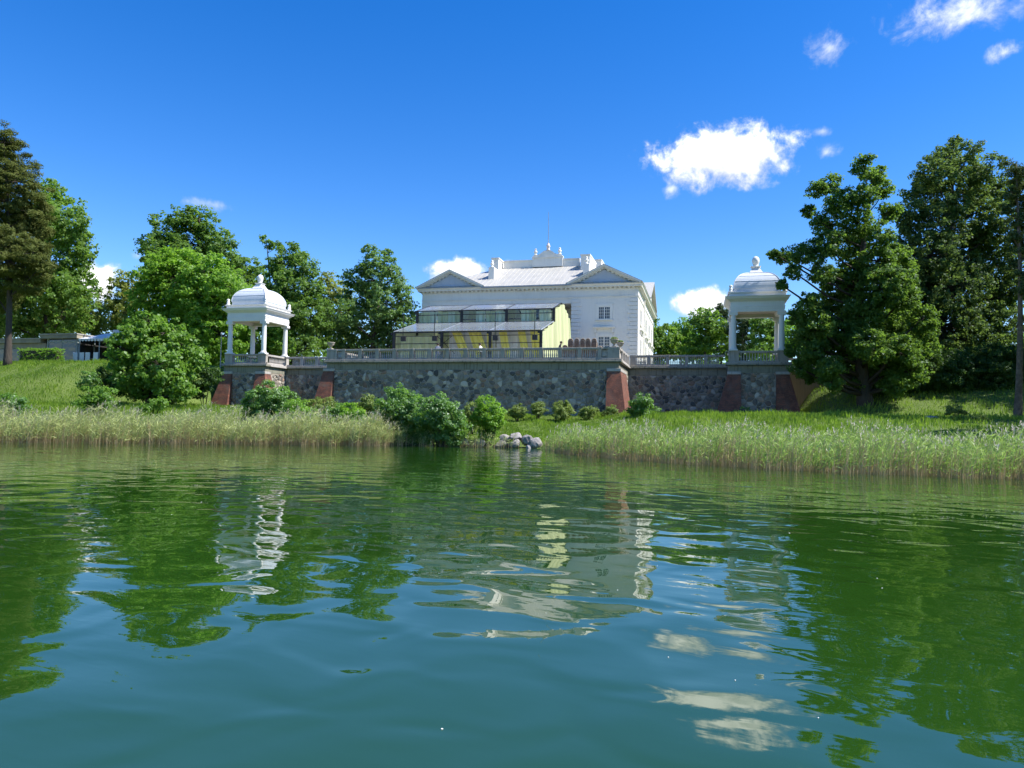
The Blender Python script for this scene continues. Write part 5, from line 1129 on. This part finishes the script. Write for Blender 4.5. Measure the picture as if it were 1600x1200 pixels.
# far-off wood that closes the park behind the terrace, reads as one mass
rg = np.random.default_rng(77); n = 2600
X = rg.uniform(-260, 130, n); Y = rg.uniform(150, 185, n); H = 8.5 + 2.2 * np.sin(X * .21) + 1.6 * np.sin(X * .53 + 1) + 1.2 * np.sin(X * 1.1)
C = np.stack([X, Y, 6.7 + H * rg.random(n) ** .8], 1); V, F, T = leaf_cloud(C, rg.uniform(1.2, 2.2, n), 18, 1.25, 78, .8)
o = stuff(link('distant_wood', np_mesh('distant_wood', V, F, 'leaf_dark', T))); o['label'] = 'distant dark wood closing the park behind the terrace'; o['category'] = 'wood'

# clipped hedge before the cafe
t = thing('hedge', 'clipped green hedge in front of the cafe pavilion', 'hedge', (-71.0, 66.0, 6.7))
MB().box(-2.5, 2.5, -.35, .35, -.2, 1.7).build('hedge_core', 'bark', t)
rg = np.random.default_rng(4); n = 900
C = np.stack([rg.uniform(-2.75, 2.75, n), rg.uniform(-.5, .5, n), rg.uniform(0, 1.95, n)], 1)
V, F, T = leaf_cloud(C, np.full(n, .16), 14, .11, 5); link('foliage', np_mesh('foliage', V, F, 'leaf_bright', T), t)

# ------------------------------------------------------------------ grass
def blades(X, Y, Z, h, w, seed, lean=.35, bend=.25):
    rg = np.random.default_rng(seed); n = len(X); a = rg.uniform(0, 6.283, n); l = lean * rg.random(n) * h
    B = np.stack([X, Y, Z - .03], 1); d = np.stack([np.cos(a), np.sin(a), np.zeros(n)], 1); fa = rg.uniform(-.9, .9, n)
    s = np.stack([np.cos(fa), np.sin(fa), np.zeros(n)], 1) * w[:, None]
    M = B + d * (l * .35)[:, None] + np.stack([0 * h, 0 * h, h * .6], 1); Tt = B + d * l[:, None] + np.stack([0 * h, 0 * h, h * (1 - bend * rg.random(n))], 1)
    V = np.stack([B - s * .6, M + s, Tt, M - s], 1).reshape(-1, 3); F = np.arange(n * 4).reshape(-1, 4)
    tv = np.clip(rg.random(n) * .5 + .25 + .22 * np.sin(X * .55 + 2) * np.cos(Y * .5 + X * .2) + .16 * np.sin(X * 1.9 + Y) * np.sin(Y * 1.4 - X * .6), 0, 1)
    return V, F, np.repeat(np.stack([tv] * 3, 1), 4, axis=0)
def field(name, label, boxes, seed, mat='leaf_grass'):
    rg = np.random.default_rng(seed); xs, ys, hs, ws = [], [], [], []
    for x0, x1, y0, y1, n, h, w in boxes:
        x = rg.uniform(x0, x1, n); y = rg.uniform(y0, y1, n); k = y > shore(x) + .5
        inside = ((x > -46.6) & (x < 7.3) & (y > 63.2)) | ((x > -32.9) & (x < -6.2) & (y > 59.6)); k &= ~inside
        x, y = x[k], y[k]; xs.append(x); ys.append(y); patch = .7 + .3 * np.sin(x * .8 + 1) * np.sin(y * .9) + .25 * np.sin(x * 2.3 + y)
        hs.append(h * np.clip(patch, .35, 1.4) * rg.uniform(.5, 1.3, len(x))); ws.append(np.full(len(x), w) * rg.uniform(.6, 1.3, len(x)))
    X, Y, h, w = map(np.concatenate, (xs, ys, hs, ws))
    V, F, T = blades(X, Y, ground(X, Y), h, w, seed)
    o = stuff(link(name, np_mesh(name, V, F, mat, T))); o['label'] = label; o['category'] = 'grass'
field('bank_grass', 'bright meadow grass on the banks below the terrace', [
    (-75, -46, 38, 64, 56000, .42, .022), (-46, -30, 40, 63.5, 28000, .45, .022), (-31, -4, 42, 60, 38000, .34, .02), (-6, 8, 38, 67, 24000, .5, .02), (7, 34, 36, 76, 42000, .42, .024), (-80, -46, 62, 72, 16000, .16, .025)], 21)

# ------------------------------------------------------------------ reed beds
def reeds(name, label, fx, n, depth, hgt, seed, mats, straw=.35, panic=.12):
    """fx: list of (x, y) along the water-side edge"""
    rg = np.random.default_rng(seed); px = np.array([p[0] for p in fx]); py = np.array([p[1] for p in fx])
    u = rg.uniform(px[0], px[-1], n); v = rg.random(n) ** 1.15; y = np.interp(u, px, py) + v * np.interp(u, px, depth) + .22 * np.sin(u * 2.1) + .15 * np.sin(u * 5.3)
    thin = np.clip(np.minimum(u - px[0], px[-1] - u) / 2.2, 0, 1); kp = rg.random(n) < thin ** 1.5 + .03
    u, v, y = u[kp], v[kp], y[kp]; n = len(u); endh = .55 + .45 * thin[kp]
    z = np.maximum(ground(u, y), -.25) - .05
    hf = np.interp(u, px, hgt) * (.72 + .34 * v) * rg.uniform(.72, 1.12, n) * (1 + .12 * np.sin(u * 1.3) + .10 * np.sin(u * 3.7 + y)) * endh
    h = hf - np.minimum(z, 0)
    lean = rg.normal(.10, .09, n)[:, None] * np.array([[.95, .3, 0]]) + rg.normal(0, .06, (n, 3)) * np.array([[1, 1, 0]])
    B = np.stack([u, y, z], 1)
    def at(q): return B + lean * (h * q * q)[:, None] + np.stack([0 * h, 0 * h, h * q], 1)
    fa = rg.uniform(-.8, .8, n); s = np.stack([np.cos(fa), np.sin(fa), 0 * fa], 1)
    t0 = at(0 * h); t1 = at(.5 + 0 * h); t2 = at(.97 + 0 * h)
    w = .008
    V = [np.stack([t0 - s * w, t0 + s * w, t1 + s * w, t1 - s * w], 1), np.stack([t1 - s * w, t1 + s * w, t2 + s * w * .4, t2 - s * w * .4], 1)]
    tv = rg.random(n)
    allV = np.concatenate(V).reshape(-1, 3); allT = np.repeat(np.stack([np.concatenate([tv, tv])] * 3, 1), 4, axis=0)
    r = thing(name, label, 'reeds'); stuff(r)
    old = rg.random(n) < straw * (1.35 - v)
    f4 = lambda k: np.arange(k * 4).reshape(-1, 4)
    m_ = np.concatenate([np.ones(n, bool), old])                       # lower stems are straw coloured
    sv = allV.reshape(-1, 4, 3); st = allT.reshape(-1, 4, 3)
    stuff(link('dry_stems', np_mesh('dry_stems', sv[m_].reshape(-1, 3), f4(m_.sum()), mats[1], st[m_].reshape(-1, 3)), r))
    LV, LT = [sv[~m_]], [st[~m_]]
    for k in range(5):                                                # leaves along the stem
        q = np.clip(rg.uniform(.28, 1.0, n), 0, 1); g_ = ~old | (rg.random(n) < .12)
        p = at(q)[g_]; k_ = g_.sum(); a = rg.normal(.0, 1.5, k_); L = rg.uniform(.28, .60, k_) * np.interp(u[g_], px, hgt) / 1.7
        upz = rg.uniform(.25, 1.0, k_); d = np.stack([np.cos(a) * (1 - .5 * upz), np.sin(a) * (1 - .5 * upz), upz], 1); d /= np.linalg.norm(d, axis=1)[:, None]
        sd = np.cross(d, rg.normal(size=(k_, 3))); sd /= np.linalg.norm(sd, axis=1)[:, None]; ww = rg.uniform(.008, .017, k_)[:, None]
        e = p + d * L[:, None] - np.array([0, 0, .12]) * L[:, None]; md = p + d * (L * .5)[:, None]
        LV.append(np.stack([p, md + sd * ww, e, md - sd * ww], 1)); tq = np.clip(rg.random(k_) * .6 + .4 * q[g_], 0, 1); LT.append(np.repeat(tq[:, None, None], 4, 1) * np.ones((1, 1, 3)))
    LV = np.concatenate(LV); LT = np.concatenate(LT)
    stuff(link('green_leaves', np_mesh('green_leaves', LV.reshape(-1, 3), f4(len(LV)), mats[0], LT.reshape(-1, 3)), r))
    pk = (rg.random(n) < panic * (.15 + 2.2 * v ** 3)); k_ = pk.sum(); tp = at(1.0 + 0 * h)[pk]; PV = []
    for k in range(7):
        a = rg.normal(.3, 1.0, k_); d = np.stack([np.cos(a) * .5, np.sin(a) * .4, rg.uniform(.1, 1.1, k_)], 1); L = rg.uniform(.08, .2, k_)[:, None]
        p = tp + np.stack([0 * a, 0 * a, rg.uniform(-.1, .12, k_)], 1); sd = np.stack([np.sin(a), -np.cos(a) * .3, 0 * a], 1) * .016
        PV.append(np.stack([p, p + d * L * .5 + sd, p + d * L, p + d * L * .5 - sd], 1))
    PV = np.concatenate(PV); q = rg.random(len(PV)); stuff(link('seed_heads', np_mesh('seed_heads', PV.reshape(-1, 3), f4(len(PV)), 'leaf_panicle', np.repeat(np.stack([q] * 3, 1), 4, axis=0)), r))
reeds('reed_bed', 'pale green reed bed along the left shore', [(-62, 19), (-35, 30.2), (-27, 34.9), (-16.6, 40.2)], 15000, [3.4, 3.4, 3.4, 1.2], [1.62, 1.62, 1.66, 1.6], 31, ('leaf_reed_pale', 'leaf_reed_straw'), .35, .3)
reeds('reed_bed', 'bright green reed bed along the right shore', [(-8.9, 41.4), (-5.8, 34.6), (0, 29.2), (4.2, 27.0), (9.9, 26.6), (26, 27)], 17000, [2.0, 4.0, 5.0, 5.2, 5.0, 5.0], [1.2, 1.3, 1.34, 1.34, 1.34, 1.34], 32, ('leaf_reed_green', 'leaf_reed_straw'), .45, .16)
# a few loose stalks standing in open water before the boulders
reeds('reed_tuft', 'sparse loose reed stalks in open water before the boulders', [(-17.4, 39.9), (-14.5, 40.8), (-11, 41.6), (-9.2, 41.2)], 220, [1.2, .8, .8, .8], [1.2, .9, .9, 1.1], 33, ('leaf_reed_pale', 'leaf_reed_straw'), .3, .1)

# pale poplar fluff floating on the lake near the camera
rg = np.random.default_rng(9); mb = MB()
for k in range(34):
    y = 2.4 + 14 * rg.random() ** 1.6; x = -y * .26 + y * rg.uniform(-.6, .75); r_ = .004 + .010 * rg.random() ** 3
    mb.lathe([(r_ * .7, .0), (r_, .0015), (r_ * .7, .003)], 7, (x, y, .001))
o = stuff(mb.build('floating_fluff', 'petal_white')); o['label'] = 'white specks of fluff floating on the near water'; o['category'] = 'fluff'
